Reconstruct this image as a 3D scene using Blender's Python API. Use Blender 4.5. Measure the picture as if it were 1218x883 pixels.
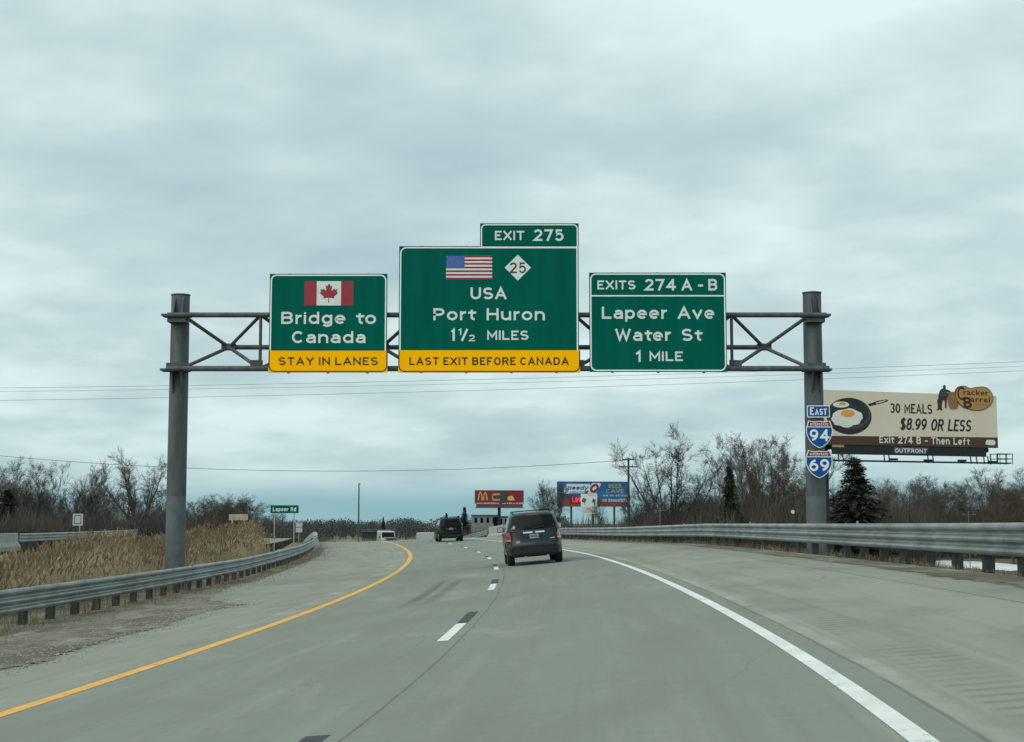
import bpy, math, random
import numpy as np
from mathutils import Vector

# ------------------------------------------------------------------ scene, camera, light
sc = bpy.context.scene
for o in list(bpy.data.objects):
    bpy.data.objects.remove(o)
COL = sc.collection
R = math.radians
F, PW, PH, YH, CZ = 1800.0, 1218.0, 883.0, 622.28, 1.434      # focal length in photo pixels, photo size, horizon row, eye height
PITCH = math.atan((YH - PH / 2) / F)

cam = bpy.data.cameras.new('camera')
camo = bpy.data.objects.new('camera', cam)
COL.objects.link(camo)
cam.sensor_width = 36
cam.lens = 36 * F / PW
cam.clip_start = .1
cam.clip_end = 9000
camo.location = (0, 0, CZ)
camo.rotation_euler = (R(90) + PITCH, 0, 0)
sc.camera = camo
sc.view_settings.view_transform = 'Standard'
sc.view_settings.look = 'None'
sc.view_settings.exposure = 0.0
sc.view_settings.gamma = 1.0
sc.view_settings.use_curve_mapping = False
sc.cycles.max_bounces = 5
sc.cycles.transparent_max_bounces = 6

SUN_EL, SUN_AZ = 40, 226
w = bpy.data.worlds.new('World')
sc.world = w
w.use_nodes = True
nt = w.node_tree
N, L = nt.nodes, nt.links
bg = N['Background']
bg.inputs['Strength'].default_value = .1
sky = N.new('ShaderNodeTexSky')
sky.sky_type = 'NISHITA'
sky.sun_disc = False
sky.sun_elevation = R(SUN_EL)
sky.sun_rotation = R(SUN_AZ)
sky.dust_density = 2.0
tc = N.new('ShaderNodeTexCoord')
sep = N.new('ShaderNodeSeparateXYZ')
L.new(tc.outputs['Generated'], sep.inputs[0])


def wm(op, a, b=None, c=None, clamp=False):
    n = N.new('ShaderNodeMath')
    n.operation = op
    n.use_clamp = clamp
    for i, v in enumerate((a, b, c)):
        if v is None:
            continue
        if isinstance(v, (int, float)):
            n.inputs[i].default_value = v
        else:
            L.new(v, n.inputs[i])
    return n.outputs[0]


def wramp(src, stops):
    n = N.new('ShaderNodeValToRGB')
    e = n.color_ramp.elements
    while len(e) < len(stops):
        e.new(.5)
    for q, (p, c) in zip(e, stops):
        q.position = p
        q.color = (*c, 1) if len(c) == 3 else c
    L.new(src, n.inputs[0])
    return n.outputs[0]


def wnoise(vec, scale, det, rough=.5, dist=0):
    n = N.new('ShaderNodeTexNoise')
    n.inputs['Scale'].default_value = scale
    n.inputs['Detail'].default_value = det
    n.inputs['Roughness'].default_value = rough
    n.inputs['Distortion'].default_value = dist
    L.new(vec, n.inputs['Vector'])
    return n.outputs['Fac']


# cloud layer: direction mapped on to a flat layer overhead
zc = wm('MAXIMUM', sep.outputs[2], 0.0)
den = wm('ADD', zc, .20)
cx = wm('DIVIDE', sep.outputs[0], den)
cy = wm('DIVIDE', sep.outputs[1], den)
cmb = N.new('ShaderNodeCombineXYZ')
L.new(cx, cmb.inputs[0])
L.new(cy, cmb.inputs[1])
cmb.inputs[2].default_value = 3.7
n1 = wnoise(cmb.outputs[0], 3.1, 8, .50, .0)
n2 = wnoise(cmb.outputs[0], 1.0, 3, .5)
nn = wm('ADD', wm('MULTIPLY', n1, .46), wm('MULTIPLY', n2, .54))
cloud = wramp(nn, [(.34, (4.4, 6.0, 6.4)), (.445, (5.5, 7.1, 7.3)), (.51, (6.6, 8.2, 8.25)), (.59, (8.0, 9.6, 9.6))])
for e in (cloud,):
    pass
mixh = N.new('ShaderNodeMixRGB')       # clear strip of blue air under the far edge of the cloud deck
hz = wramp(sep.outputs[2], [(0.0, (1, 1, 1)), (.014, (.95, .95, .95)), (.032, (.35, .35, .35)), (.09, (.0, .0, .0))])
n3 = wnoise(cmb.outputs[0], .5, 4, .5)
hzm = wm('MULTIPLY', hz, wm('MULTIPLY', n3, 1.7, clamp=True))
L.new(hzm, mixh.inputs[0])
L.new(cloud, mixh.inputs[1])
mixh.inputs[2].default_value = (2.7, 4.9, 5.4, 1)
mixs = N.new('ShaderNodeMixRGB')
mixs.inputs[0].default_value = .93
L.new(sky.outputs[0], mixs.inputs[1])
L.new(mixh.outputs[0], mixs.inputs[2])
L.new(mixs.outputs[0], bg.inputs['Color'])

sun = bpy.data.lights.new('sun', 'SUN')
sun.energy = 1.85
sun.angle = R(70)
sun.color = (1, .96, .88)
suno = bpy.data.objects.new('sun', sun)
COL.objects.link(suno)
suno.rotation_euler = (R(90 - SUN_EL), 0, R(180 - SUN_AZ) + 0)
suno.location = (0, 0, 50)

# ------------------------------------------------------------------ helpers
rnd = random.Random(7)


def at(px, py, d):
    """point at distance d ahead of the eye seen at photo pixel (px, py)"""
    a, b = (px - PW / 2) / F, (PH / 2 - py) / F
    c, s = math.cos(PITCH), math.sin(PITCH)
    k = d / (c - b * s)
    return Vector((a * k, d, (s + b * c) * k + CZ))


class MB:
    def __init__(self):
        self.v, self.f, self.uv = [], [], None

    def add(self, vs, fs):
        o = len(self.v)
        self.v += [tuple(p) for p in vs]
        self.f += [tuple(i + o for i in f) for f in fs]
        return self

    def box(self, c, s, rz=0.0):
        cx, cy, cz = c
        hx, hy, hz = s[0] / 2, s[1] / 2, s[2] / 2
        ca, sa = math.cos(rz), math.sin(rz)
        vs = []
        for z in (-hz, hz):
            for x, y in ((-hx, -hy), (hx, -hy), (hx, hy), (-hx, hy)):
                vs.append((cx + x * ca - y * sa, cy + x * sa + y * ca, cz + z))
        return self.add(vs, [(3, 2, 1, 0), (4, 5, 6, 7), (0, 1, 5, 4), (1, 2, 6, 5), (2, 3, 7, 6), (3, 0, 4, 7)])

    def tube(self, pts, rad, n=8, cap=True):
        pts = [Vector(p) for p in pts]
        if isinstance(rad, (int, float)):
            rad = [rad] * len(pts)
        vs, fs = [], []
        for i, p in enumerate(pts):
            d = (pts[min(i + 1, len(pts) - 1)] - pts[max(i - 1, 0)]).normalized()
            u = d.cross(Vector((0, 0, 1)) if abs(d.z) < .95 else Vector((1, 0, 0))).normalized()
            t = u.cross(d)
            for k in range(n):
                a = 2 * math.pi * k / n + math.pi / n
                vs.append(p + (u * math.cos(a) + t * math.sin(a)) * rad[i])
        for i in range(len(pts) - 1):
            for k in range(n):
                a, b = i * n + k, i * n + (k + 1) % n
                fs.append((a, b, b + n, a + n))
        if cap:
            q = len(vs)                     # caps get vertices of their own so that they stay crisp
            m = (len(pts) - 1) * n
            vs += vs[:n] + vs[m:m + n]
            fs.append(tuple(range(q, q + n))[::-1])
            fs.append(tuple(range(q + n, q + 2 * n)))
        return self.add(vs, fs)

    def lathe(self, prof, n=24, c=(0, 0, 0), axis='z'):
        vs, fs = [], []
        for r, z in prof:
            for k in range(n):
                a = 2 * math.pi * k / n
                x, y = r * math.cos(a), r * math.sin(a)
                p = (x, y, z) if axis == 'z' else (z, x, y)
                vs.append((p[0] + c[0], p[1] + c[1], p[2] + c[2]))
        for i in range(len(prof) - 1):
            for k in range(n):
                a, b = i * n + k, i * n + (k + 1) % n
                fs.append((a, b, b + n, a + n))
        return self.add(vs, fs)

    def poly(self, pts, y, th=0.0):
        """flat polygon in the x-z plane at depth y, facing -y; th adds thickness backwards"""
        n = len(pts)
        ar = sum(pts[i][0] * pts[(i + 1) % n][1] - pts[(i + 1) % n][0] * pts[i][1] for i in range(n))
        if ar < 0:
            pts = pts[::-1]
        vs = [(p[0], y, p[1]) for p in pts]
        fs = [tuple(range(n))]
        if th:
            vs += [(p[0], y + th, p[1]) for p in pts]
            fs.append(tuple(range(n, 2 * n))[::-1])
            fs += [(i, i + n, (i + 1) % n + n, (i + 1) % n) for i in range(n)]
        return self.add(vs, fs)

    def ring(self, a, b, y):
        """flat band between outlines a and b (same count)"""
        n = len(a)
        vs = [(p[0], y, p[1]) for p in a] + [(p[0], y, p[1]) for p in b]
        return self.add(vs, [(i, (i + 1) % n, (i + 1) % n + n, i + n) for i in range(n)])

    def build(self, name, m, parent=None, smooth=False, uv=None, label=None, bevel=0):
        me = bpy.data.meshes.new(name)
        me.from_pydata(self.v, [], self.f)
        if uv is not None:
            l = me.uv_layers.new(name='UVMap')
            idx = np.empty(len(me.loops), dtype=np.int32)
            me.loops.foreach_get('vertex_index', idx)
            l.data.foreach_set('uv', np.asarray(uv, dtype=np.float32)[idx].ravel())
        me.materials.append(m)
        if smooth:
            me.polygons.foreach_set('use_smooth', [True] * len(me.polygons))
        me.update()
        o = bpy.data.objects.new(name, me)
        COL.objects.link(o)
        if parent is not None:
            o.parent = parent
        if bevel:
            b = o.modifiers.new('bevel', 'BEVEL')
            b.width = bevel
            b.segments = 2
            b.limit_method = 'ANGLE'
        if label:
            o['label'] = label
        return o


def tag(o, label, cat, group=None):
    o['label'] = label
    o['category'] = cat
    if group:
        o['group'] = group
    return o


def thing(name, label, cat, loc=(0, 0, 0), rot=(0, 0, 0), group=None):
    o = bpy.data.objects.new(name, None)
    o.empty_display_size = .3
    COL.objects.link(o)
    o.location = loc
    o.rotation_euler = rot
    return tag(o, label, cat, group)


def copy_tree(o, parent=None):
    c = o.copy()
    COL.objects.link(c)
    c.parent = parent
    for ch in [q for q in bpy.data.objects if q.parent is o]:
        copy_tree(ch, c)
    return c


# ------------------------------------------------------------------ materials
def mat(name, col, rough=.6, metal=0.0, var=.12, scale=6.0, bump=0.0, bscale=40.0, spec=.4, col2=None, emit=None, coat=0.0, randv=0.0, stretch=None, rust=0.0, worn=0.0):
    m = bpy.data.materials.new(name)
    m.use_nodes = True
    t = m.node_tree
    b = t.nodes['Principled BSDF']
    b.inputs['Roughness'].default_value = rough
    b.inputs['Metallic'].default_value = metal
    b.inputs['Specular IOR Level'].default_value = spec
    b.inputs['Coat Weight'].default_value = coat
    co = t.nodes.new('ShaderNodeTexCoord')
    vec = co.outputs['Object']
    if stretch:
        mp = t.nodes.new('ShaderNodeMapping')
        mp.inputs['Scale'].default_value = stretch
        t.links.new(vec, mp.inputs[0])
        vec = mp.outputs[0]
    nz = t.nodes.new('ShaderNodeTexNoise')
    nz.inputs['Scale'].default_value = scale
    nz.inputs['Detail'].default_value = 5
    t.links.new(vec, nz.inputs['Vector'])
    rp = t.nodes.new('ShaderNodeValToRGB')
    c2 = col2 or tuple(c * (1 + var) for c in col)
    c1 = col if col2 else tuple(c * (1 - var) for c in col)
    rp.color_ramp.elements[0].position = .35
    rp.color_ramp.elements[0].color = (*c1, 1)
    rp.color_ramp.elements[1].position = .65
    rp.color_ramp.elements[1].color = (*[min(1, c) for c in c2], 1)
    t.links.new(nz.outputs['Fac'], rp.inputs[0])
    out = rp.outputs[0]
    if randv:
        oi = t.nodes.new('ShaderNodeObjectInfo')
        mr = t.nodes.new('ShaderNodeMapRange')
        mr.inputs[3].default_value = 1 - randv
        mr.inputs[4].default_value = 1 + randv
        t.links.new(oi.outputs['Random'], mr.inputs[0])
        hs = t.nodes.new('ShaderNodeHueSaturation')
        t.links.new(mr.outputs[0], hs.inputs['Value'])
        t.links.new(out, hs.inputs['Color'])
        out = hs.outputs[0]
    if worn:
        n4 = t.nodes.new('ShaderNodeTexNoise')
        n4.inputs['Scale'].default_value = 7.0
        n4.inputs['Detail'].default_value = 9
        n4.inputs['Roughness'].default_value = .78
        t.links.new(co.outputs['Object'], n4.inputs['Vector'])
        r4 = t.nodes.new('ShaderNodeMapRange')
        for i_, x_ in enumerate((worn - .03, worn + .05, .15, 1)):
            r4.inputs[i_ + 1].default_value = x_
        t.links.new(n4.outputs['Fac'], r4.inputs[0])
        t.links.new(r4.outputs[0], b.inputs['Alpha'])
    if rust:
        n3_ = t.nodes.new('ShaderNodeTexNoise')
        n3_.inputs['Scale'].default_value = 2.3
        n3_.inputs['Detail'].default_value = 8
        n3_.inputs['Roughness'].default_value = .7
        t.links.new(co.outputs['Object'], n3_.inputs['Vector'])
        r3 = t.nodes.new('ShaderNodeMapRange')
        for i_, x_ in enumerate((.63, .74, 0, rust)):
            r3.inputs[i_ + 1].default_value = x_
        t.links.new(n3_.outputs['Fac'], r3.inputs[0])
        mx = t.nodes.new('ShaderNodeMixRGB')
        t.links.new(r3.outputs[0], mx.inputs[0])
        t.links.new(out, mx.inputs[1])
        mx.inputs[2].default_value = (.16, .085, .045, 1)
        out = mx.outputs[0]
    t.links.new(out, b.inputs['Base Color'])
    if emit:
        b.inputs['Emission Color'].default_value = (*emit[0], 1)
        b.inputs['Emission Strength'].default_value = emit[1]
    if bump:
        n2 = t.nodes.new('ShaderNodeTexNoise')
        n2.inputs['Scale'].default_value = bscale
        n2.inputs['Detail'].default_value = 4
        t.links.new(co.outputs['Object'], n2.inputs['Vector'])
        bp = t.nodes.new('ShaderNodeBump')
        bp.inputs['Strength'].default_value = bump
        bp.inputs['Distance'].default_value = .02
        t.links.new(n2.outputs['Fac'], bp.inputs['Height'])
        t.links.new(bp.outputs[0], b.inputs['Normal'])
    return m


M = dict(
    gantry=mat('gantry_steel', (.064, .077, .082), .6, .0, .28, 3.5, .15, 30, stretch=(1, 1, .2), rust=.35),
    gantry2=mat('gantry_steel_lower', (.090, .107, .113), .65, .0, .12, 3, .15, 30),
    galv=mat('galvanised_rail', (.24, .27, .265), .44, .55, .26, 1.1, .10, 45, rust=.7),
    post=mat('guardrail_post', (.030, .035, .035), .75, 0, .25, 8, .2, 40),
    green=mat('sign_green', (.0, .097, .073), .6, 0, .09, .9, spec=.04, stretch=(2.5, 1, .35)),
    white=mat('sign_white', (.62, .68, .66), .5, 0, .04, 2),
    border=mat('sign_border', (.72, .78, .76), .5, 0, .04, 2),
    yellow=mat('sign_yellow', (.97, .47, .0), .6, 0, .03, 1.5, spec=.03),
    black=mat('sign_black', (.022, .020, .018), .5, 0, .05, 3),
    blue=mat('sign_blue', (.003, .075, .30), .5, 0, .05, 3, spec=.2),
    red=mat('sign_red', (.21, .022, .030), .5, 0, .08, 3),
    flagred=mat('flag_red', (.27, .020, .032), .5, 0, .06, 3),
    navy=mat('flag_blue', (.010, .075, .33), .5, 0, .05, 3),
    alu=mat('sign_back_metal', (.32, .34, .34), .45, .6, .1, 4),
    concrete=mat('barrier_concrete', (.30, .305, .275), .9, 0, .14, 1.5, .2, 20),
    oldroad=mat('old_concrete', (.20, .205, .18), .9, 0, .14, .6, .1, 20),
    paint_w=mat('road_paint_white', (.64, .67, .63), .75, 0, .09, 2.2, .04, 60, worn=.37),
    paint_y=mat('road_paint_yellow', (.70, .36, .06), .7, 0, .12, 3, .04, 60, worn=.38),
    tar=mat('contrast_paint_black', (.045, .048, .05), .8, 0, .2, 6, worn=.38),
    
    pebble=mat('gravel_stone', (.27, .265, .24), .9, 0, .3, 3, randv=.2),
    ground=mat('dry_grass_ground', (.075, .062, .038), .95, 0, .3, .35, .8, 6, col2=(.17, .135, .08)),
    reed=mat('dry_reed', (.33, .275, .18), .85, 0, .3, .22, col2=(.51, .435, .30), spec=.1),
    tuft=mat('dry_grass_blade', (.13, .105, .06), .9, 0, .3, .5, col2=(.26, .21, .125), spec=.1),
    plume=mat('reed_plume', (.26, .20, .13), .95, 0, .3, .4, spec=.05),
    bark=mat('bark', (.060, .054, .047), .9, 0, .25, 3, .4, 20, randv=.25),
    twig=mat('twig', (.076, .069, .060), .9, 0, .25, .6, randv=.25, spec=.1),
    twigwarm=mat('twig_warm', (.098, .080, .060), .9, 0, .25, .6, randv=.2, spec=.1),
    brush=mat('brush_twigs', (.062, .059, .056), .95, 0, .35, .10, col2=(.105, .092, .076), spec=.05),
    needle=mat('conifer_needles', (.034, .040, .028), .8, 0, .35, .8, randv=.25, spec=.15),
    farwood=mat('far_wood_leaf', (.050, .066, .064), .95, 0, .35, .05, col2=(.088, .098, .092), spec=.05),  # distance haze is mixed into this greyed, lightened colour
    wood=mat('utility_pole_wood', (.055, .048, .042), .85, 0, .2, 3, stretch=(4, 4, .3)),
    greywood=mat('weathered_pole', (.13, .135, .125), .85, 0, .2, 3),
    wire=mat('wire', (.17, .19, .195), .6, .2, .05),
    rubber=mat('tyre_rubber', (.014, .014, .015), .85, 0, .15, 10),
    rim=mat('alloy_rim', (.32, .33, .34), .35, .8, .1, 6),
    glass=mat('tinted_glass', (.004, .006, .007), .10, 0, .05, 2, spec=.12),
    plastic=mat('black_plastic', (.018, .020, .022), .6, 0, .1, 8),
    chrome=mat('chrome_trim', (.62, .66, .66), .18, .9, .05),
    lamp=mat('tail_lamp_red', (.32, .012, .018), .2, 0, .12, 9, coat=.5),
    lampdark=mat('tail_lamp_unlit', (.045, .006, .007), .25, 0, .1, 9),
    lampw=mat('tail_lamp_clear', (.45, .36, .36), .2, 0, .1, 9, coat=.5),
    plategrey=mat('number_plate_grey', (.24, .28, .31), .5, 0, .2, 9),
    plate=mat('plate_white', (.36, .39, .39), .5, 0, .1, 8),
    paint_grey=mat('car_paint_grey', (.010, .020, .027), .34, .15, .06, 1.2, coat=.25, spec=.3),
    paint_black=mat('car_paint_black', (.004, .005, .006), .4, 0, .06, 1.2, spec=.12),
    paint_white=mat('car_paint_white', (.36, .38, .36), .35, 0, .05, 1.2, coat=.4),
    paint_red=mat('car_paint_maroon', (.10, .022, .024), .3, .2, .06, 1.2, coat=.6),
    steel_dark=mat('billboard_steel', (.022, .026, .028), .7, .2, .15, 3),
    cream=mat('vinyl_cream', (.66, .60, .48), .6, 0, .03, .5),
    brown=mat('vinyl_brown', (.075, .038, .026), .6, 0, .06, .5),
    panblack=mat('vinyl_black', (.018, .021, .023), .5, 0, .3, .9),
    pangrey=mat('vinyl_grey', (.050, .058, .062), .5, 0, .2, 1.2),
    egg=mat('vinyl_egg_white', (.70, .72, .68), .5, 0, .05, 1.0),
    yolk=mat('vinyl_yolk', (.70, .33, .05), .5, 0, .1, 1.0),
    tan=mat('vinyl_tan', (.44, .24, .075), .55, 0, .08, .9),
    barrelb=mat('vinyl_barrel_brown', (.27, .14, .055), .55, 0, .1, 1.2),
    darkbrown=mat('vinyl_dark_brown', (.045, .020, .014), .55, 0, .1, 1.2),
    purple=mat('plate_purple', (.075, .065, .15), .5, 0, .1, 1.2),
    bbred=mat('vinyl_red', (.20, .022, .026), .6, 0, .06, .5),
    bbred2=mat('apron_red', (.16, .045, .045), .6, 0, .1, .5),
    gold=mat('vinyl_gold', (.66, .42, .12), .55, 0, .06, 1),
    bun=mat('vinyl_bun', (.40, .27, .10), .55, 0, .2, 1),
    darkgrn=mat('vinyl_dark_green', (.045, .06, .04), .55, 0, .2, 1),
    spblue=mat('vinyl_blue', (.012, .045, .17), .55, 0, .25, .25, col2=(.018, .14, .33)),
    spwhite=mat('vinyl_white', (.55, .62, .68), .55, 0, .05, 1),
    dimtext=mat('vinyl_pale_text', (.34, .37, .36), .55, 0, .25, 2),
    dimgold=mat('vinyl_dull_yellow', (.30, .29, .10), .55, 0, .25, 2),
    led=mat('led_red', (.25, .01, .02), .5, 0, .05, 2, emit=((1.0, .03, .05), 1.0)),
    treegreen=mat('sign_tree_green', (.012, .13, .09), .5, 0, .2, 2),
    tanback=mat('weathered_tan_board', (.36, .31, .20), .8, 0, .12, 2),
    house=mat('far_house_siding', (.19, .20, .20), .8, 0, .1, 1),
    roofd=mat('far_house_roof', (.07, .07, .075), .85, 0, .2, 1),
    snow=mat('old_snow', (.66, .70, .70), .9, 0, .06, .5),
    litter=mat('white_litter', (.6, .62, .6), .7, 0, .1, 5),
)


def road_material():
    m = bpy.data.materials.new('road_concrete')
    m.use_nodes = True
    t = m.node_tree
    b = t.nodes['Principled BSDF']
    b.inputs['Roughness'].default_value = .88
    b.inputs['Specular IOR Level'].default_value = .25
    uv = t.nodes.new('ShaderNodeUVMap')
    sp = t.nodes.new('ShaderNodeSeparateXYZ')
    t.links.new(uv.outputs[0], sp.inputs[0])
    off, s = sp.outputs[0], sp.outputs[1]

    def mth(op, a, b_=None, c=None, clamp=False):
        n = t.nodes.new('ShaderNodeMath')
        n.operation = op
        n.use_clamp = clamp
        for i, v in enumerate((a, b_, c)):
            if v is None:
                continue
            if isinstance(v, (int, float)):
                n.inputs[i].default_value = v
            else:
                t.links.new(v, n.inputs[i])
        return n.outputs[0]

    def noise(sx, sy, det=4, seed=0.0, rough=.5, dist=0.0):
        mp = t.nodes.new('ShaderNodeMapping')
        mp.inputs['Scale'].default_value = (sx, sy, 1)
        mp.inputs['Location'].default_value = (seed, seed * 1.7, seed)
        t.links.new(uv.outputs[0], mp.inputs[0])
        n = t.nodes.new('ShaderNodeTexNoise')
        n.inputs['Scale'].default_value = 1
        n.inputs['Detail'].default_value = det
        n.inputs['Roughness'].default_value = rough
        n.inputs['Distortion'].default_value = dist
        t.links.new(mp.outputs[0], n.inputs['Vector'])
        return n.outputs['Fac']

    def rng(v, a, b_, c=0.0, d=1.0):
        n = t.nodes.new('ShaderNodeMapRange')
        for i, x in enumerate((a, b_, c, d)):
            n.inputs[i + 1].default_value = x
        t.links.new(v, n.inputs[0])
        return n.outputs[0]

    def mixc(f, a, c):
        n = t.nodes.new('ShaderNodeMixRGB')
        if isinstance(f, (int, float)):
            n.inputs[0].default_value = f
        else:
            t.links.new(f, n.inputs[0])
        for i, x in ((1, a), (2, c)):
            if isinstance(x, tuple):
                n.inputs[i].default_value = (*x, 1)
            else:
                t.links.new(x, n.inputs[i])
        return n.outputs[0]

    def band(v, c, hw, soft):
        return rng(mth('ABSOLUTE', mth('SUBTRACT', v, c)), hw, hw + soft, 1, 0)

    lane = (.20, .220, .185)
    should = (.257, .266, .215)
    wob = mth('MULTIPLY', mth('SUBTRACT', noise(.3, .12, 3, 3.0), .5), .25)
    offw = mth('ADD', off, wob)
    inl = mth('MULTIPLY', rng(off, -3.95, -3.8, 0, 1), rng(off, 3.93, 3.97, 1, 0))
    c = mixc(inl, should, lane)
    # left shoulder a little darker and dirtier
    c = mixc(mth('MULTIPLY', rng(off, -3.9, -3.8, 1, 0), .45), c, (.228, .238, .198))
    # wheel paths polished darker, long streaks
    wp = None
    for lc in (-1.83, 1.83):
        for sx in (-.85, .85):
            q = band(offw, lc + sx, .12, .42)
            wp = q if wp is None else mth('MAXIMUM', wp, q)
    c = mixc(mth('MULTIPLY', mth('MULTIPLY', wp, noise(1.2, .05, 4, 9.0)), .32), c, (.165, .175, .152))
    st = noise(5.0, .06, 5, 1.0, .6)
    c = mixc(mth('MULTIPLY', rng(st, .5, .70), .5), c, (.18, .188, .16))
    st2 = noise(2.2, .10, 5, 21.0, .6)
    c = mixc(mth('MULTIPLY', rng(st2, .54, .72), .42), c, (.30, .312, .268))
    blot = noise(.55, .2, 5, 5.0, .6, .6)
    c = mixc(mth('MULTIPLY', rng(blot, .50, .68), .7), c, (.175, .18, .15))
    c = mixc(mth('MULTIPLY', rng(blot, .30, .42, 1, 0), .5), c, (.30, .31, .265))
    # scoured pale fringes by the lines
    fr = mth('MULTIPLY', band(off, -4.25, .05, .35), rng(noise(.9, .35, 4, 33.0), .52, .62))
    c = mixc(mth('MULTIPLY', fr, .55), c, (.37, .375, .345))
    fr2 = mth('MULTIPLY', band(off, 4.08, .04, .07), rng(noise(.9, 1.2, 4, 37.0), .35, .6))
    c = mixc(mth('MULTIPLY', fr2, .5), c, (.36, .36, .325))
    # joints: longitudinal cracks and faint transverse saw cuts
    jo = mth('ADD', off, mth('MULTIPLY', mth('SUBTRACT', noise(.4, .5, 3, 12.0), .5), .05))
    j1 = mth('MAXIMUM', band(jo, .22, .008, .010), mth('MULTIPLY', band(jo, 3.97, .010, .016), .9))
    j1 = mth('MULTIPLY', j1, rng(noise(.1, .8, 4, 14.0), .3, .5, .45, 1))
    c = mixc(mth('MULTIPLY', j1, .62), c, (.07, .073, .066))
    tr = mth('ABSOLUTE', mth('SUBTRACT', mth('FRACT', mth('MULTIPLY', s, 1 / 8.2)), .5))
    j2 = rng(tr, .0012, .0035, 1, 0)
    c = mixc(mth('MULTIPLY', j2, .20), c, (.10, .105, .1))
    # edge crack of the right shoulder, darker strip outside it
    c = mixc(mth('MULTIPLY', band(jo, 6.75, .014, .02), .6), c, (.08, .082, .075))
    c = mixc(mth('MULTIPLY', rng(offw, 6.75, 6.85), .3), c, (.17, .172, .148))
    # rumble strip: milled grooves, their dirt and shade painted darker, bare at places
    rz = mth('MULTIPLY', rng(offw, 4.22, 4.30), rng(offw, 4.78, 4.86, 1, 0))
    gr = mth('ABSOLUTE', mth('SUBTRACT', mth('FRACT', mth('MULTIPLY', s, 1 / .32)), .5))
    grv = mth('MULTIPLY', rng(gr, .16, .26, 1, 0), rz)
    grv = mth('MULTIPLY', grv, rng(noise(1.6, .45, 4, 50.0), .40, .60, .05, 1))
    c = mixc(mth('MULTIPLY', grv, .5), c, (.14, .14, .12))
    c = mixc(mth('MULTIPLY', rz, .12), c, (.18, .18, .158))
    # two skid marks in the left lane
    for o0, k, a in ((-1.53, .004, .42), (-1.12, .012, .3)):
        oo = mth('SUBTRACT', off, mth('ADD', o0, mth('MULTIPLY', mth('SUBTRACT', s, 37), k)))
        sk = mth('MULTIPLY', band(oo, 0, .07, .09), mth('MULTIPLY', rng(s, 29, 33), rng(s, 41, 45, 1, 0)))
        sk = mth('MULTIPLY', sk, rng(noise(4, .6, 3, 61.0), .25, .55, .45, 1))
        c = mixc(mth('MULTIPLY', sk, a * 1.5), c, (.06, .064, .06))
    # grain
    g = noise(60, 60, 3, 2.0, .6)
    c = mixc(mth('MULTIPLY', rng(g, .5, .75), .22), c, (.13, .135, .122))
    g2 = noise(9, 5, 5, 8.0, .65)
    c = mixc(mth('MULTIPLY', rng(g2, .52, .75), .22), c, (.14, .147, .132))
    tin = noise(1.1, 26, 3, 71.0, .6)
    c = mixc(mth('MULTIPLY', mth('MULTIPLY', rng(tin, .5, .7), inl), .30), c, (.15, .157, .138))
    spk = noise(24, 18, 4, 77.0, .8)
    c = mixc(mth('MULTIPLY', rng(spk, .60, .72), .40), c, (.11, .115, .10))
    c = mixc(mth('MULTIPLY', rng(spk, .28, .40, 1, 0), .35), c, (.36, .365, .32))
    mpv = t.nodes.new('ShaderNodeMapping')
    mpv.inputs['Scale'].default_value = (.42, .10, 1)
    t.links.new(uv.outputs[0], mpv.inputs[0])
    vr_ = t.nodes.new('ShaderNodeTexVoronoi')
    vr_.feature = 'DISTANCE_TO_EDGE'
    vr_.inputs['Scale'].default_value = 1.0
    wv = t.nodes.new('ShaderNodeVectorMath')
    wn = t.nodes.new('ShaderNodeTexNoise')
    wn.inputs['Scale'].default_value = 1.6
    wn.inputs['Detail'].default_value = 5
    t.links.new(mpv.outputs[0], wn.inputs['Vector'])
    sc_ = t.nodes.new('ShaderNodeVectorMath')
    sc_.operation = 'SCALE'
    sc_.inputs['Scale'].default_value = .5
    t.links.new(wn.outputs['Color'], sc_.inputs[0])
    t.links.new(mpv.outputs[0], wv.inputs[0])
    t.links.new(sc_.outputs[0], wv.inputs[1])
    t.links.new(wv.outputs[0], vr_.inputs['Vector'])
    crk = mth('MULTIPLY', rng(vr_.outputs[0], .0015, .005, 1, 0), rng(noise(.25, .06, 2, 81.0), .50, .56))
    c = mixc(mth('MULTIPLY', crk, .28), c, (.085, .088, .078))
    t.links.new(c, b.inputs['Base Color'])
    bp = t.nodes.new('ShaderNodeBump')
    bp.inputs['Strength'].default_value = .35
    bp.inputs['Distance'].default_value = .01
    h = mth('SUBTRACT', mth('MULTIPLY', g, .5), mth('MULTIPLY', grv, 1.2))
    t.links.new(h, bp.inputs['Height'])
    t.links.new(bp.outputs[0], b.inputs['Normal'])
    return m


M['road'] = road_material()


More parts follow.
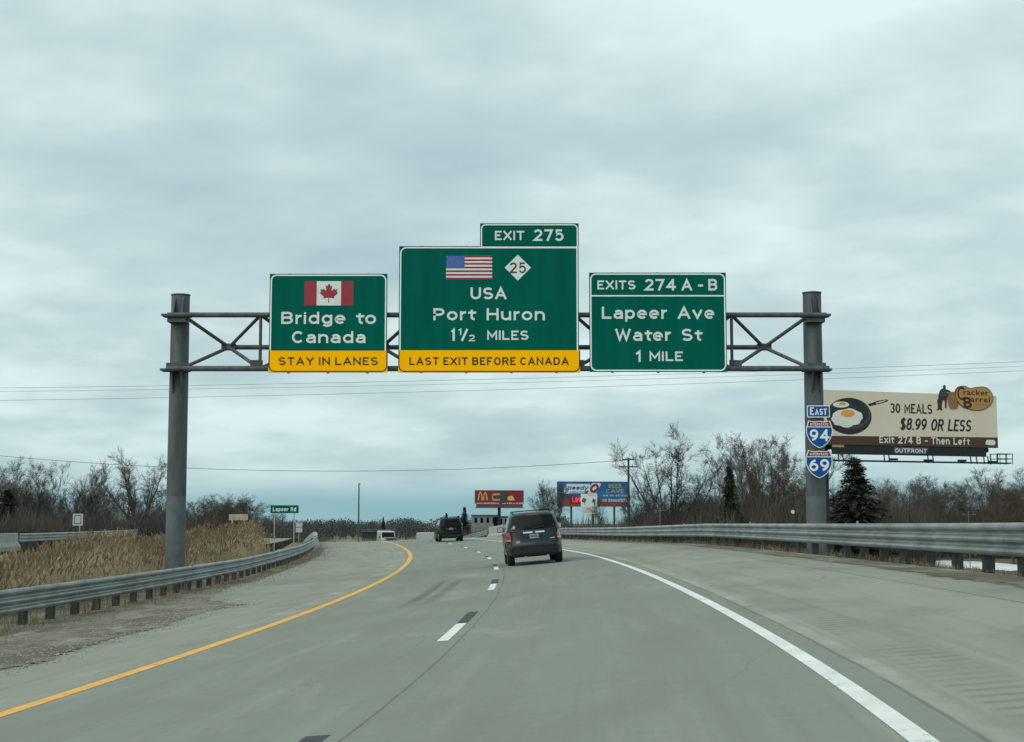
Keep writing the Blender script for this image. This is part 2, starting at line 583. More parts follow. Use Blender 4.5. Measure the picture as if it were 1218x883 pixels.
def verge_material():
    """gravel, soil and flattened grass; the edge towards the pavement breaks up into grit"""
    m = bpy.data.materials.new('verge_dirt')
    m.use_nodes = True
    t = m.node_tree
    b = t.nodes['Principled BSDF']
    b.inputs['Roughness'].default_value = .95
    b.inputs['Specular IOR Level'].default_value = .1
    uv = t.nodes.new('ShaderNodeUVMap')
    sp = t.nodes.new('ShaderNodeSeparateXYZ')
    t.links.new(uv.outputs[0], sp.inputs[0])

    def noise(sc_, det, rough=.6, sx=1, sy=1):
        mp = t.nodes.new('ShaderNodeMapping')
        mp.inputs['Scale'].default_value = (sx, sy, 1)
        t.links.new(uv.outputs[0], mp.inputs[0])
        n = t.nodes.new('ShaderNodeTexNoise')
        n.inputs['Scale'].default_value = sc_
        n.inputs['Detail'].default_value = det
        n.inputs['Roughness'].default_value = rough
        t.links.new(mp.outputs[0], n.inputs['Vector'])
        return n.outputs['Fac']

    def rng(v, a, b_, c=0.0, d=1.0):
        n = t.nodes.new('ShaderNodeMapRange')
        for i, x in enumerate((a, b_, c, d)):
            n.inputs[i + 1].default_value = x
        t.links.new(v, n.inputs[0])
        return n.outputs[0]

    def mixc(f, a, c):
        n = t.nodes.new('ShaderNodeMixRGB')
        t.links.new(f, n.inputs[0])
        for i, x in ((1, a), (2, c)):
            if isinstance(x, tuple):
                n.inputs[i].default_value = (*x, 1)
            else:
                t.links.new(x, n.inputs[i])
        return n.outputs[0]
    c = mixc(rng(noise(.7, 5, .6, 1, .5), .4, .62), (.135, .125, .092), (.25, .24, .195))
    c = mixc(rng(noise(2.6, 6, .7), .48, .66), c, (.095, .085, .055))
    c = mixc(rng(noise(1.3, 4, .6, 1, .35), .56, .68), c, (.29, .28, .235))
    g_n = noise(22, 4, .75)
    c = mixc(rng(g_n, .55, .72), c, (.27, .26, .225))
    c = mixc(rng(g_n, .28, .42, 1, 0), c, (.06, .056, .042))
    t.links.new(c, b.inputs['Base Color'])
    ad = t.nodes.new('ShaderNodeMath')
    ad.operation = 'ADD'
    t.links.new(noise(6, 6, .8), ad.inputs[0])
    t.links.new(rng(sp.outputs[0], -.75, 0, .42, -.22), ad.inputs[1])
    t.links.new(rng(ad.outputs[0], .47, .53), b.inputs['Alpha'])
    bp = t.nodes.new('ShaderNodeBump')
    bp.inputs['Strength'].default_value = .9
    bp.inputs['Distance'].default_value = .04
    t.links.new(noise(9, 6, .75), bp.inputs['Height'])
    t.links.new(bp.outputs[0], b.inputs['Normal'])
    return m


M['verge'] = verge_material()

# ------------------------------------------------------------------ the road: a banked left-hand curve over a crest
DS = .5
S = np.arange(-40, 260 + DS, DS)
kap = np.interp(S, [-40, 0, 20, 45, 70, 95, 135, 260], [-.0020, -.00945, -.0018, -.00182, -.00132, -.00194, -.0006, -.0016])
th = np.zeros(len(S))
i0 = int(np.argmin(abs(S)))
th[i0] = .1496
for i in range(i0 + 1, len(S)):
    th[i] = th[i - 1] + kap[i] * DS
for i in range(i0 - 1, -1, -1):
    th[i] = th[i + 1] - kap[i] * DS
PX, PY = np.zeros(len(S)), np.zeros(len(S))
PX[i0] = -2.4537
for i in range(i0 + 1, len(S)):
    PX[i] = PX[i - 1] + math.sin(th[i]) * DS
    PY[i] = PY[i - 1] + math.cos(th[i]) * DS
for i in range(i0 - 1, -1, -1):
    PX[i] = PX[i + 1] - math.sin(th[i]) * DS
    PY[i] = PY[i + 1] - math.cos(th[i]) * DS
PZ = np.interp(S, [-40, 0, 30, 60, 90, 135, 260], [-1.40, -1.434, -1.50587, -1.51868, -1.575, -1.49, -1.49])
PZ = np.where(S > 135, -1.49 - .0006 * (S - 135) ** 2, PZ)
PZ = np.convolve(np.pad(PZ, 12, mode='edge'), np.ones(25) / 25, 'valid') + CZ
SL = np.interp(S, [-40, 0, 60, 120, 180], [.0858, .0858, .0856, .0411, .03])
OL, OR_ = -9.9, 8.357
DZL, DZR = .172, -.035


def P(s, off, dz=0.0):
    x, y, z = np.interp(s, S, PX), np.interp(s, S, PY), np.interp(s, S, PZ)
    t_, k = np.interp(s, S, th), np.interp(s, S, SL)
    zz = z + k * max(min(off, 8.5), -11) + dz - .14 * max(0, min(off, 10.5) - 8.5)
    if off < -6:
        zz += DZL * min(1, (-6 - off) / 3.9)
    if off > 7.5:
        zz += DZR * min(1, (off - 7.5) / .85)
    return Vector((x + off * math.cos(t_), y - off * math.sin(t_), zz))


def strip(name, offs, s0, s1, ds, dz, m, parent=None, edge=None, grit=0):
    """sheet along the road; edge(s, k) may shift the k-th offset"""
    mb, uv = MB(), []
    ss = np.arange(s0, s1 + ds * .5, ds)
    n = len(offs)
    for s in ss:
        for k, o_ in enumerate(offs):
            oo = o_ + (edge(s, k) if edge else 0)
            mb.v.append(tuple(P(s, oo, dz)))
            uv.append((oo if not grit else grit * (oo - offs[-1 if grit > 0 else 0]) - (edge(s, n - 1 if grit > 0 else 0) if grit > 0 else -edge(s, 0)), s))
    for i in range(len(ss) - 1):
        for k in range(n - 1):
            a = i * n + k
            mb.f.append((a, a + 1, a + n + 1, a + n))
    return mb.build(name, m, parent, uv=uv, smooth=True)


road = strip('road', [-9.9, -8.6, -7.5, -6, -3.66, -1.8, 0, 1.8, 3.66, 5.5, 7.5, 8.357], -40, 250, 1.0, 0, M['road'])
road['kind'] = 'structure'
strip('yellow_edge_line', [-3.77, -3.56], -40, 250, 1.0, .004, M['paint_y'], road)
strip('white_edge_line', [3.60, 3.745], -40, 250, 1.0, .004, M['paint_w'], road)
ph = 10.73                                                  # far end of the black tail of the first dash
for i in range(-2, 12):
    e = ph + 15.24 * i
    strip('lane_dash', [-.075, .075], e - 6.6, e - 3.1, .5, .004, M['paint_w'], road)
    strip('contrast_mark', [-.085, .085], e - 3.05, e, .5, .004, M['tar'], road)

er = random.Random(3)
jag = [er.uniform(-1, 1) for _ in range(4000)]


def jn(s, f, sd):
    u = s * f + sd
    i = math.floor(u)
    a, b = jag[i % 4000], jag[(i + 1) % 4000]
    q = u - i
    q = q * q * (3 - 2 * q)
    return a * (1 - q) + b * q


def ledge(s, k):
    """sideways shift of the verge sheet's columns; the pavement edge wanders and then widens out to the rail"""
    base = float(np.interp(s, [0, 15, 21, 23.5, 29.5, 35.5, 38.3, 39.5, 43, 49, 64, 78, 112], [.05, .1, .15, 0, -.15, -.5, -.1, -.9, -1.9, -2.7, -2.9, -3.1, -3.0]))
    e = base + .12 * jn(s, .5, 11) + .08 * jn(s, 1.7, 91) + .05 * jn(s, 5, 300)
    if k == 5:
        return e
    return min(0, e + {4: 1.05, 3: 1.65, 2: 2.65}[k]) if k in (2, 3, 4) else 0


vl = strip('verge', [-12.5, -11, -9.9, -8.6, -7.5, -5.95], -40, 111.6, .2, .012, M['verge'], edge=ledge, grit=1)
vl['kind'] = 'structure'
vr = strip('verge', [7.30, 7.5, 8.357, 9.6], -40, 150, .25, .012, M['verge'], edge=lambda s, k: .09 * jn(s, .8, 5) + .05 * jn(s, 3, 77) if k == 0 else (.16 if k == 1 else 0), grit=-1)
vr['kind'] = 'structure'

# gravel and clods along the left verge, dry tufts under both rails
g_ = MB()
for i in range(3600):
    s = er.uniform(12, 55)
    o_ = -5.95 + ledge(s, 5) - abs(er.gauss(0, 1.0)) + .25
    if o_ < -9.5:
        continue
    p = P(s, o_, .015)
    r = er.choice([.012, .016, .02, .03])
    q = [(p.x + r * er.uniform(.6, 1.2) * math.cos(a), p.y + r * er.uniform(.6, 1.2) * math.sin(a), p.z) for a in (0, 1.57, 3.14, 4.71)]
    q.append((p.x, p.y, p.z + r * er.uniform(.5, 1)))
    g_.add(q, [(0, 1, 4), (1, 2, 4), (2, 3, 4), (3, 0, 4)])
o = g_.build('gravel', M['pebble'])
o['kind'] = 'stuff'
tag(o, 'loose grey gravel scattered along the left pavement edge', 'gravel')

tf = MB()


def blade(mb, p, h, lean, wdt, az):
    dx, dy = math.cos(az), math.sin(az)
    a = (p.x - dy * wdt, p.y + dx * wdt, p.z)
    b = (p.x + dy * wdt, p.y - dx * wdt, p.z)
    m1 = (p.x + dx * lean * .4 - dy * wdt * .7, p.y + dy * lean * .4 + dx * wdt * .7, p.z + h * .6)
    m2 = (p.x + dx * lean * .4 + dy * wdt * .7, p.y + dy * lean * .4 - dx * wdt * .7, p.z + h * .6)
    c = (p.x + dx * lean, p.y + dy * lean, p.z + h)
    mb.add([a, b, m2, m1, c], [(0, 1, 2, 3), (3, 2, 4)])


for i in range(16000):
    if er.random() < .55:
        s = er.uniform(14, 112)
        o_ = -9.9 - er.gauss(0, .75)
        if o_ > -7.3:
            continue
        h = er.uniform(.05, .30) * (1.4 if o_ < -9.8 else .6)
    else:
        s = er.uniform(14, 110)
        o_ = 8.55 + abs(er.gauss(0, .5)) - .25
        h = er.uniform(.05, .20) * (.5 if s < 30 else 1)
    if jn(s, .7, 40) < -.5:
        continue
    blade(tf, P(s, o_, .01), h, er.uniform(0, .22), .005, er.uniform(0, 6.3))
o = tf.build('roadside_grass', M['tuft'])
o['kind'] = 'stuff'
tag(o, 'short dry tan grass tufts under the steel guardrails', 'grass')


# ground: one sheet to the horizon, embankments meet the verges
def nearest(x, y):
    d = (PX[::4] - x) ** 2 + (PY[::4] - y) ** 2
    i = int(np.argmin(d)) * 4
    t_ = th[i]
    return S[i], (x - PX[i]) * math.cos(t_) - (y - PY[i]) * math.sin(t_)


def gz(x, y):
    s, o_ = nearest(x, y)
    far = -4.6 + CZ
    if o_ > 9.4:
        e = P(s, 9.5).z - .02
        q = min(1, (o_ - 9.4) / 7)
        z = e * (1 - q) + far * q
        return z if s < 150 else min(z, far)
    if o_ < -11.9:
        e = P(s, -11.9).z - .02
        q = min(1, (-11.9 - o_) / 2.0)
        z = e * (1 - q) + (-2.95 + CZ) * q
        q2 = min(1, max(0, (-27 - o_) / 8))
        z = z * (1 - q2) + far * q2
        q3 = min(1, max(0, (s - 140) / 30))
        return z * (1 - q3) + far * q3
    z = P(s, o_).z - (.05 if abs(o_) > 9.5 else .4)
    return z if s < 250 else far


xs = np.unique(np.concatenate([np.arange(-60, 60.1, 1.0), np.arange(-300, -60, 12), np.arange(60, 301, 12), np.array([-4000, -2000, -1000, -600, -400, 400, 600, 1000, 2000, 4000])]))
ys = np.unique(np.concatenate([np.arange(-40, 200, 2.0), np.arange(200, 500, 20), np.array([-1000, -300, -100, 600, 800, 1200, 2000, 4000, 7000])]))
gm = MB()
nx = len(xs)
for y in ys:
    for x in xs:
        gm.v.append((x, y, gz(x, y)))
for j in range(len(ys) - 1):
    for i in range(nx - 1):
        a = j * nx + i
        gm.f.append((a, a + 1, a + nx + 1, a + nx))
gnd = gm.build('ground', M['ground'], smooth=True)
gnd['kind'] = 'structure'

# an old snow patch on the low ground beyond the right guardrail
pu = MB()
ring_ = []
for k in range(36):
    a = 2 * math.pi * k / 36
    rr = 1 + .12 * jn(k, 1, 15)
    ring_.append((51.0 + 4.9 * rr * math.cos(a) + 1.2 * math.sin(a), 168 + 20 * rr * math.sin(a), .0))
ctr = [(51.0 + (x - 51.0) * .6, 168 + (y - 168) * .6, .16) for x, y, z in ring_]
pu.add([(x, y, z - 4.6 + CZ + .004) for x, y, z in ring_ + ctr], [(k, (k + 1) % 36, (k + 1) % 36 + 36, k + 36) for k in range(36)] + [tuple(range(36, 72))])
o = pu.build('snow', M['snow'], smooth=True)
o['kind'] = 'structure'

# opposite carriageway seen past the end of the reeds
om = MB()
uvs = []
sv = np.arange(60, 240, 3.0)
for s in sv:
    r_ = float(np.interp(s, [60, 90, 180, 240], [-17, -16.2, -11.5, -11]))
    for o_ in (-26.6, r_):
        p = P(s, o_)
        om.v.append((p.x, p.y, -1.78 + CZ - (0.0004 * max(0, s - 175) ** 2)))
        uvs.append((o_ + 20, s))
for i in range(len(sv) - 1):
    om.f.append((2 * i, 2 * i + 1, 2 * i + 3, 2 * i + 2))
o = om.build('road', M['oldroad'], uv=uvs)
o['kind'] = 'structure'

# ------------------------------------------------------------------ guardrails
RAILP = [(.0, .800), (.02, .815), (.045, .808), (.078, .778), (.085, .745), (.075, .710), (.008, .672), (.0, .648), (.008, .624),
         (.075, .590), (.085, .558), (.075, .526), (.008, .490), (.0, .466), (.008, .442), (.075, .406), (.085, .375), (.075, .342),
         (.045, .312), (.02, .304), (.0, .31), (.06, .345), (.07, .375), (.06, .40), (-.008, .44), (-.015, .466), (-.008, .49), (.06, .53), (.07, .558), (.06, .586),
         (-.008, .624), (-.015, .648), (-.008, .672), (.06, .715), (.07, .745), (.06, .77), (.03, .792)]


def sweep(fn, ss, prof, closed=True):
    mb = MB()
    n = len(prof)
    for s in ss:
        for u, v in prof:
            mb.v.append(tuple(fn(s, u, v)))
    for i in range(len(ss) - 1):
        for k in range(n if closed else n - 1):
            a, b = i * n + k, i * n + (k + 1) % n
            mb.f.append((a, b, b + n, a + n))
    if closed:
        mb.f.append(tuple(range(n))[::-1])
        m_ = (len(ss) - 1) * n
        mb.f.append(tuple(range(m_, m_ + n)))
    return mb


def guardrail(name, label, off, side, s0, s1, ph, zfix=None, refl=True):
    """side = +1 when the beam faces towards smaller offsets (right-hand rail)"""
    base = (lambda s, o_, dz: P(s, o_, dz)) if zfix is None else (lambda s, o_, dz: Vector((P(s, o_).x, P(s, o_).y, zfix + dz)))
    p0 = base(s0, off, 0)
    t = thing(name, label, 'guardrail', p0)

    def fn(s, u, v):
        return base(s, off - side * u, v) - p0
    sweep(fn, np.arange(s0, s1 + .1, .9525), RAILP).build('rail', M['galv'], t, smooth=False)
    sp = np.arange(s0 + ph, s1, 1.905)
    for k, s in enumerate(sp):
        a = float(np.interp(s, S, th))
        c = base(s, off + side * .16, 0) - p0
        mb = MB()
        mb.box((c.x, c.y, .335), (.16, .20, .85), -a)
        mb.v = [(x, y, z + c.z) for x, y, z in mb.v]
        b = base(s, off + side * .035, 0) - p0
        bb = MB().box((b.x, b.y, b.z + .56), (.06, .15, .42), -a)
        mb.add(bb.v, bb.f)
        mb.build('post', M['post'], t)
        if refl and k % 8 == 2:
            r = base(s, off + side * .02, .86) - p0
            MB().box((r.x, r.y, r.z - .02), (.05, .02, .06), -a).build('reflector', M['alu'], t)
    for s in np.arange(s0 + ph + .2, s1 - 1, 7.62):
        sweep(lambda q_, u, v: fn(q_, u + .005, v), [s, s + .16, s + .32], RAILP[:20], closed=False).build('splice_plate', M['galv'], t)
    return t


gl = guardrail('guardrail', 'long galvanised guardrail on dark posts along the left verge in front of the reeds', OL, -1, -30, 111.5, .1, refl=False)
gr = guardrail('guardrail', 'long galvanised guardrail on dark posts along the right shoulder, below the billboard', OR_, 1, -30, 146, .18)
go = guardrail('guardrail', 'far grey guardrail across the median, seen over the reeds at the left edge', -27.0, -1, 93.5, 165, .3, zfix=-1.45 + CZ, refl=False)


def barrier(label, off, s0, s1, side, h=.95, zfix=None):
    base = (lambda s, o_, dz: P(s, o_, dz)) if zfix is None else (lambda s, o_, dz: Vector((P(s, o_).x, P(s, o_).y, zfix + dz)))
    p0 = base(s0, off, 0)
    prof = [(.02, h), (.07, h - .03), (.10, .40), (.26, .15), (.26, -.1), (-.2, -.1), (-.2, h - .03), (-.16, h)]
    o = sweep(lambda s, u, v: base(s, off - side * u, v) - p0, np.arange(s0, s1 + .1, 1.5), prof).build('concrete_barrier', M['concrete'])
    o.location = p0
    return tag(o, label, 'barrier')


barrier('pale concrete bridge parapet starting at the far end of the left guardrail', OL + .05, 111.8, 200, -1, .9)
barrier('pale concrete bridge parapet end just left of the grey suv', OR_ - .05, 146.3, 158, 1, 1.12)
barrier('far concrete barrier at the left edge of the photo, above the reeds', -27.0, 60, 93, -1, .92, zfix=-1.52 + CZ)
guardrail('guardrail', 'far grey guardrail curving left beyond the concrete parapet, right of the black suv', OR_, 1, 158.4, 225, .2, refl=False)

# ------------------------------------------------------------------ lettering
_cap = {}


def text_mesh(s, bold=.0, space=1.0, shear=0.0):
    cu = bpy.data.curves.new('lettering', 'FONT')
    cu.body = s
    cu.size = 1
    cu.offset = bold
    cu.space_character = space
    cu.shear = shear
    cu.resolution_u = 4
    cu.fill_mode = 'FRONT'
    o = bpy.data.objects.new('lettering', cu)
    COL.objects.link(o)
    dg = bpy.context.evaluated_depsgraph_get()
    me = bpy.data.meshes.new_from_object(o.evaluated_get(dg))
    bpy.data.objects.remove(o)
    bpy.data.curves.remove(cu)
    vs = np.array([v.co[:] for v in me.vertices])
    fs = [tuple(p.vertices) for p in me.polygons]
    bpy.data.meshes.remove(me)
    return vs, fs


def serif_letters(s, box, y, m, parent, name='lettering', bold=.02, space=1.1, shear=0.0, warp=None):
    """lettering filling box = (x0, x1, baseline z, cap height) in the x-z plane at depth y"""
    key = (bold,)
    if key not in _cap:
        hv, _ = text_mesh('H', bold)
        _cap[key] = (hv[:, 1].min(), hv[:, 1].max())
    b0, b1 = _cap[key]
    vs, fs = text_mesh(s, bold, space, shear)
    x0, x1 = vs[:, 0].min(), vs[:, 0].max()
    kx = (box[1] - box[0]) / (x1 - x0)
    kz = box[3] / (b1 - b0)
    mb = MB()
    for v in vs:
        X, Z = box[0] + (v[0] - x0) * kx, box[2] + (v[1] - b0) * kz
        mb.v.append((X, y, Z))
    mb.f = fs
    return mb.build(name, m, parent)


def _arc(cx, cy, rx, ry, a0, a1, n=None):
    n = n or max(4, int(abs(a1 - a0) / 12))
    return [(cx + rx * math.cos(R(a0 + (a1 - a0) * k / n)), cy + ry * math.sin(R(a0 + (a1 - a0) * k / n))) for k in range(n + 1)]


XH = .70
_bowl = _arc(.5, .35, .5, .35, 0, 348)
GLYPH = {   # width, strokes; a stroke ending in None is closed.  Highway-style letters with even strokes and square ends
    'A': (.78, [[(0, 0), (.5, 1), (1, 0)], [(.17, .30), (.83, .30)]]),
    'B': (.66, [[(0, 1), (.55, 1)] + _arc(.55, .765, .40, .235, 90, -90) + [(0, .53)], [(.55, .53)] + _arc(.55, .265, .45, .265, 90, -90) + [(0, 0), (0, 1)]]),
    'C': (.68, [_arc(.52, .5, .52, .5, 42, 318)]),
    'D': (.70, [[(0, 0), (0, 1), (.42, 1)] + _arc(.42, .5, .58, .5, 90, -90) + [(0, 0), (0, .2)]]),
    'E': (.56, [[(1, 1), (0, 1), (0, 0), (1, 0)], [(0, .52), (.86, .52)]]),
    'F': (.54, [[(1, 1), (0, 1), (0, 0)], [(0, .50), (.86, .50)]]),
    'H': (.70, [[(0, 0), (0, 1)], [(1, 0), (1, 1)], [(0, .52), (1, .52)]]),
    'I': (.0, [[(0, 0), (0, 1)]]),
    'L': (.56, [[(0, 1), (0, 0), (1, 0)]]),
    'M': (.84, [[(0, 0), (0, 1), (.5, .30), (1, 1), (1, 0)]]),
    'N': (.72, [[(0, 0), (0, 1), (1, 0), (1, 1)]]),
    'O': (.74, [_arc(.5, .5, .5, .5, 0, 345) + [None]]),
    'P': (.64, [[(0, 0), (0, 1), (.52, 1)] + _arc(.52, .73, .48, .27, 90, -90) + [(0, .46)]]),
    'Q': (.74, [_arc(.5, .5, .5, .5, 0, 345) + [None], [(.58, .30), (1, -.05)]]),
    'R': (.68, [[(0, 0), (0, 1), (.52, 1)] + _arc(.52, .74, .46, .26, 90, -90) + [(0, .48)], [(.5, .48), (1, 0)]]),
    'S': (.66, [_arc(.5, .75, .48, .25, 28, 270) + _arc(.5, .25, .5, .25, 90, -152)]),
    'T': (.64, [[(0, 1), (1, 1)], [(.5, 1), (.5, 0)]]),
    'U': (.70, [[(0, 1), (0, .36)] + _arc(.5, .36, .5, .36, 180, 360) + [(1, 1)]]),
    'V': (.74, [[(0, 1), (.5, 0), (1, 1)]]),
    'W': (1.02, [[(0, 1), (.25, 0), (.5, .92), (.75, 0), (1, 1)]]),
    'X': (.72, [[(0, 0), (1, 1)], [(0, 1), (1, 0)]]),
    'Y': (.72, [[(0, 1), (.5, .45), (1, 1)], [(.5, .45), (.5, 0)]]),
    'a': (.54, [[(1, 0), (1, .45)] + _arc(.52, .45, .48, .25, 0, 150), [(1, .41), (.42, .41)] + _arc(.40, .205, .40, .205, 90, 270) + [(.62, .0), (1, .13)]]),
    'b': (.58, [_bowl + [None], [(0, 0), (0, 1)]]),
    'c': (.54, [_arc(.52, .35, .52, .35, 48, 312)]),
    'd': (.58, [_bowl + [None], [(1, 0), (1, 1)]]),
    'e': (.58, [[(.04, .36), (1, .36)] + _arc(.5, .35, .5, .35, 8, 316)]),
    'f': (.42, [[(.38, 0), (.38, .78)] + _arc(.85, .78, .47, .22, 180, 90), [(0, .64), (.95, .64)]]),
    'g': (.58, [_bowl + [None], [(1, .70), (1, -.08)] + _arc(.5, -.08, .5, .20, 0, -145)]),
    'h': (.56, [[(0, 0), (0, 1)], [(0, .38)] + _arc(.5, .42, .5, .28, 180, 0) + [(1, 0)]]),
    'i': (.0, [[(0, -.0), (0, XH)], [(0, .90), (0, 1.06)]]),
    'k': (.56, [[(0, 0), (0, 1)], [(1, .70), (.02, .25)], [(.35, .42), (1, 0)]]),
    'l': (.0, [[(0, 0), (0, 1)]]),
    'n': (.56, [[(0, 0), (0, XH)], [(0, .38)] + _arc(.5, .42, .5, .28, 180, 0) + [(1, 0)]]),
    'o': (.60, [_arc(.5, .35, .5, .35, 0, 345) + [None]]),
    'p': (.58, [_bowl + [None], [(0, -.28), (0, XH)]]),
    'r': (.36, [[(0, 0), (0, XH)], [(0, .36)] + _arc(.85, .36, .85, .34, 180, 82)]),
    't': (.42, [[(.42, .95), (.42, .20)] + _arc(.85, .20, .43, .20, 180, 280), [(0, .66), (1, .66)]]),
    'u': (.56, [[(0, XH), (0, .28)] + _arc(.5, .28, .5, .28, 180, 360), [(1, XH), (1, 0)]]),
    'v': (.58, [[(0, XH), (.5, 0), (1, XH)]]),
    'x': (.56, [[(0, XH), (1, 0)], [(0, 0), (1, XH)]]),
    'y': (.58, [[(0, XH), (.5, 0)], [(1, XH), (.3, -.28)]]),
    '0': (.62, [_arc(.5, .5, .5, .5, 0, 345) + [None]]),
    '1': (.26, [[(0, .80), (.9, 1), (.9, 0)]]),
    '2': (.62, [_arc(.5, .72, .48, .28, 165, -28) + [(0, 0), (1, 0)]]),
    '3': (.62, [_arc(.5, .76, .46, .24, 155, -90), _arc(.5, .265, .5, .265, 90, -155)]),
    '4': (.68, [[(.74, 0), (.74, 1)], [(.72, .98), (.02, .27), (1, .27)]]),
    '5': (.62, [[(.92, 1), (.12, 1), (.05, .50)] + _arc(.48, .33, .52, .33, 140, -152)]),
    '6': (.62, [_arc(.5, .31, .5, .31, 0, 345) + [None], _arc(.92, .33, .92, .67, 182, 98)]),
    '7': (.60, [[(0, 1), (1, 1), (.36, 0)]]),
    '8': (.62, [_arc(.5, .765, .44, .235, 0, 345) + [None], _arc(.5, .265, .5, .265, 0, 345) + [None]]),
    '9': (.62, [_arc(.5, .69, .5, .31, 0, 345) + [None], _arc(.08, .67, .92, .67, 2, -82)]),
    '$': (.64, [_arc(.5, .75, .48, .25, 28, 270) + _arc(.5, .25, .5, .25, 90, -152), [(.5, -.13), (.5, 1.13)]]),
    '/': (.55, [[(0, 0), (1, 1)]]), '-': (.34, [[(0, .42), (1, .42)]]), '.': (.0, [[(0, -.07), (0, .09)]]),
}


def ribbon(mb, pts, hw, y, closed):
    n = len(pts)
    vs = []
    for i in range(n):
        a = pts[i - 1] if (i > 0 or closed) else None
        b = pts[(i + 1) % n] if (i < n - 1 or closed) else None
        p = pts[i]

        def nrm(u, v):
            dx, dz = v[0] - u[0], v[1] - u[1]
            l = math.hypot(dx, dz) or 1e-9
            return (-dz / l, dx / l)
        n1 = nrm(a, p) if a else nrm(p, b)
        n2 = nrm(p, b) if b else n1
        mx, mz = n1[0] + n2[0], n1[1] + n2[1]
        l2 = mx * mx + mz * mz
        k = 2 / l2 if l2 > .55 else 2 / .55
        ox, oz = mx * k * hw, mz * k * hw
        vs += [(p[0] + ox, y, p[1] + oz), (p[0] - ox, y, p[1] - oz)]
    fs = []
    for i in range(n if closed else n - 1):
        a, b = 2 * i, 2 * ((i + 1) % n)
        fs.append((a, a + 1, b + 1, b))
    mb.add(vs, fs)


def letters(s, box, y, m, parent, name='lettering', wt=.182, gap=.26, word=.75, shear=0.0, **kw):
    """stroke lettering filling box = (x0, x1, baseline z, cap height) in the x-z plane at depth y"""
    x0, x1, zb_, cap = box
    t = wt * cap
    sg_ = gap * cap
    fixed, flex = 0.0, 0.0
    for i, ch in enumerate(s):
        if ch == ' ':
            flex += word * cap
            fixed += 0
            continue
        flex += GLYPH[ch][0] * cap
        fixed += t
        if i < len(s) - 1 and s[i + 1] != ' ' and ch != ' ':
            flex += (sg_ - .08 * cap) * (.35 if ch in 'rt' else 1)
    W = x1 - x0 - abs(shear) * cap * (1 if shear else 0)
    q = (W - fixed) / flex if flex > 1e-6 else 1
    if q < .35:
        q = .35
    x = x0
    mb = MB()
    dy = 0.0
    for i, ch in enumerate(s):
        if ch == ' ':
            x += word * cap * q
            if mb.v:                        # each word is a piece of its own
                mb.build(name, m, parent)
                mb = MB()
            continue
        gw, st = GLYPH[ch]
        gwid = gw * cap * q
        for stq in st:
            closed = stq[-1] is None
            raw = []
            for p in stq:
                if p is not None and (not raw or math.hypot(p[0] - raw[-1][0], p[1] - raw[-1][1]) > 1e-4):
                    raw.append(p)
            pts = [(x + t / 2 + u * gwid, zb_ + t / 2 + v * (cap - t)) for u, v in raw]
            if not closed:
                for e, nb in ((0, 1), (-1, -2)):
                    dx, dz = pts[e][0] - pts[nb][0], pts[e][1] - pts[nb][1]
                    l = math.hypot(dx, dz) or 1
                    dx, dz = dx / l, dz / l
                    u, v = raw[e]
                    if (min(abs(v - q_) for q_ in (0, 1, XH, -.28)) < .001 and abs(dz) > .5) or (min(abs(u), abs(u - 1)) < .001 and abs(dx) > .8):
                        pts[e] = (pts[e][0] + dx * t / 2, pts[e][1] + dz * t / 2)
            pts = [(X + shear * (Z - zb_), Z) for X, Z in pts]
            ribbon(mb, pts, t / 2, y - dy, closed)
            dy = (dy + .0006) % .0018
        x += gwid + t
        if i < len(s) - 1 and s[i + 1] != ' ':
            x += (sg_ - .08 * cap) * q * (.35 if ch in 'rt' else 1)
    return mb.build(name, m, parent)


def rrect(x0, x1, z0, z1, r, n=6, corners=(1, 1, 1, 1)):
    """rounded rectangle; corners = bl, br, tr, tl"""
    pts = []
    for (cx, cz, a0), on in zip(((x0 + r, z0 + r, 180), (x1 - r, z0 + r, 270), (x1 - r, z1 - r, 0), (x0 + r, z1 - r, 90)), corners):
        if on:
            for k in range(n + 1):
                a = R(a0 + 90 * k / n)
                pts.append((cx + r * math.cos(a), cz + r * math.sin(a)))
        else:
            pts += [(x0 if a0 in (180, 90) else x1, z0 if a0 in (180, 270) else z1)] * (n + 1)
    return pts


# ------------------------------------------------------------------ overhead sign gantry
GD = 50.7                      # distance of the gantry
gb = at(609, 640, GD)
G0 = Vector((0, GD, 0))


def gp(px, py, d=GD):
    return at(px, py, d)


base_l = at(208, 690, GD + .45)
gan = thing('sign_gantry', 'grey steel sign gantry with two tall posts and a truss across the road', 'gantry', (0, GD, 0))


def loc(v):
    return Vector(v) - Vector((0, GD, 0))


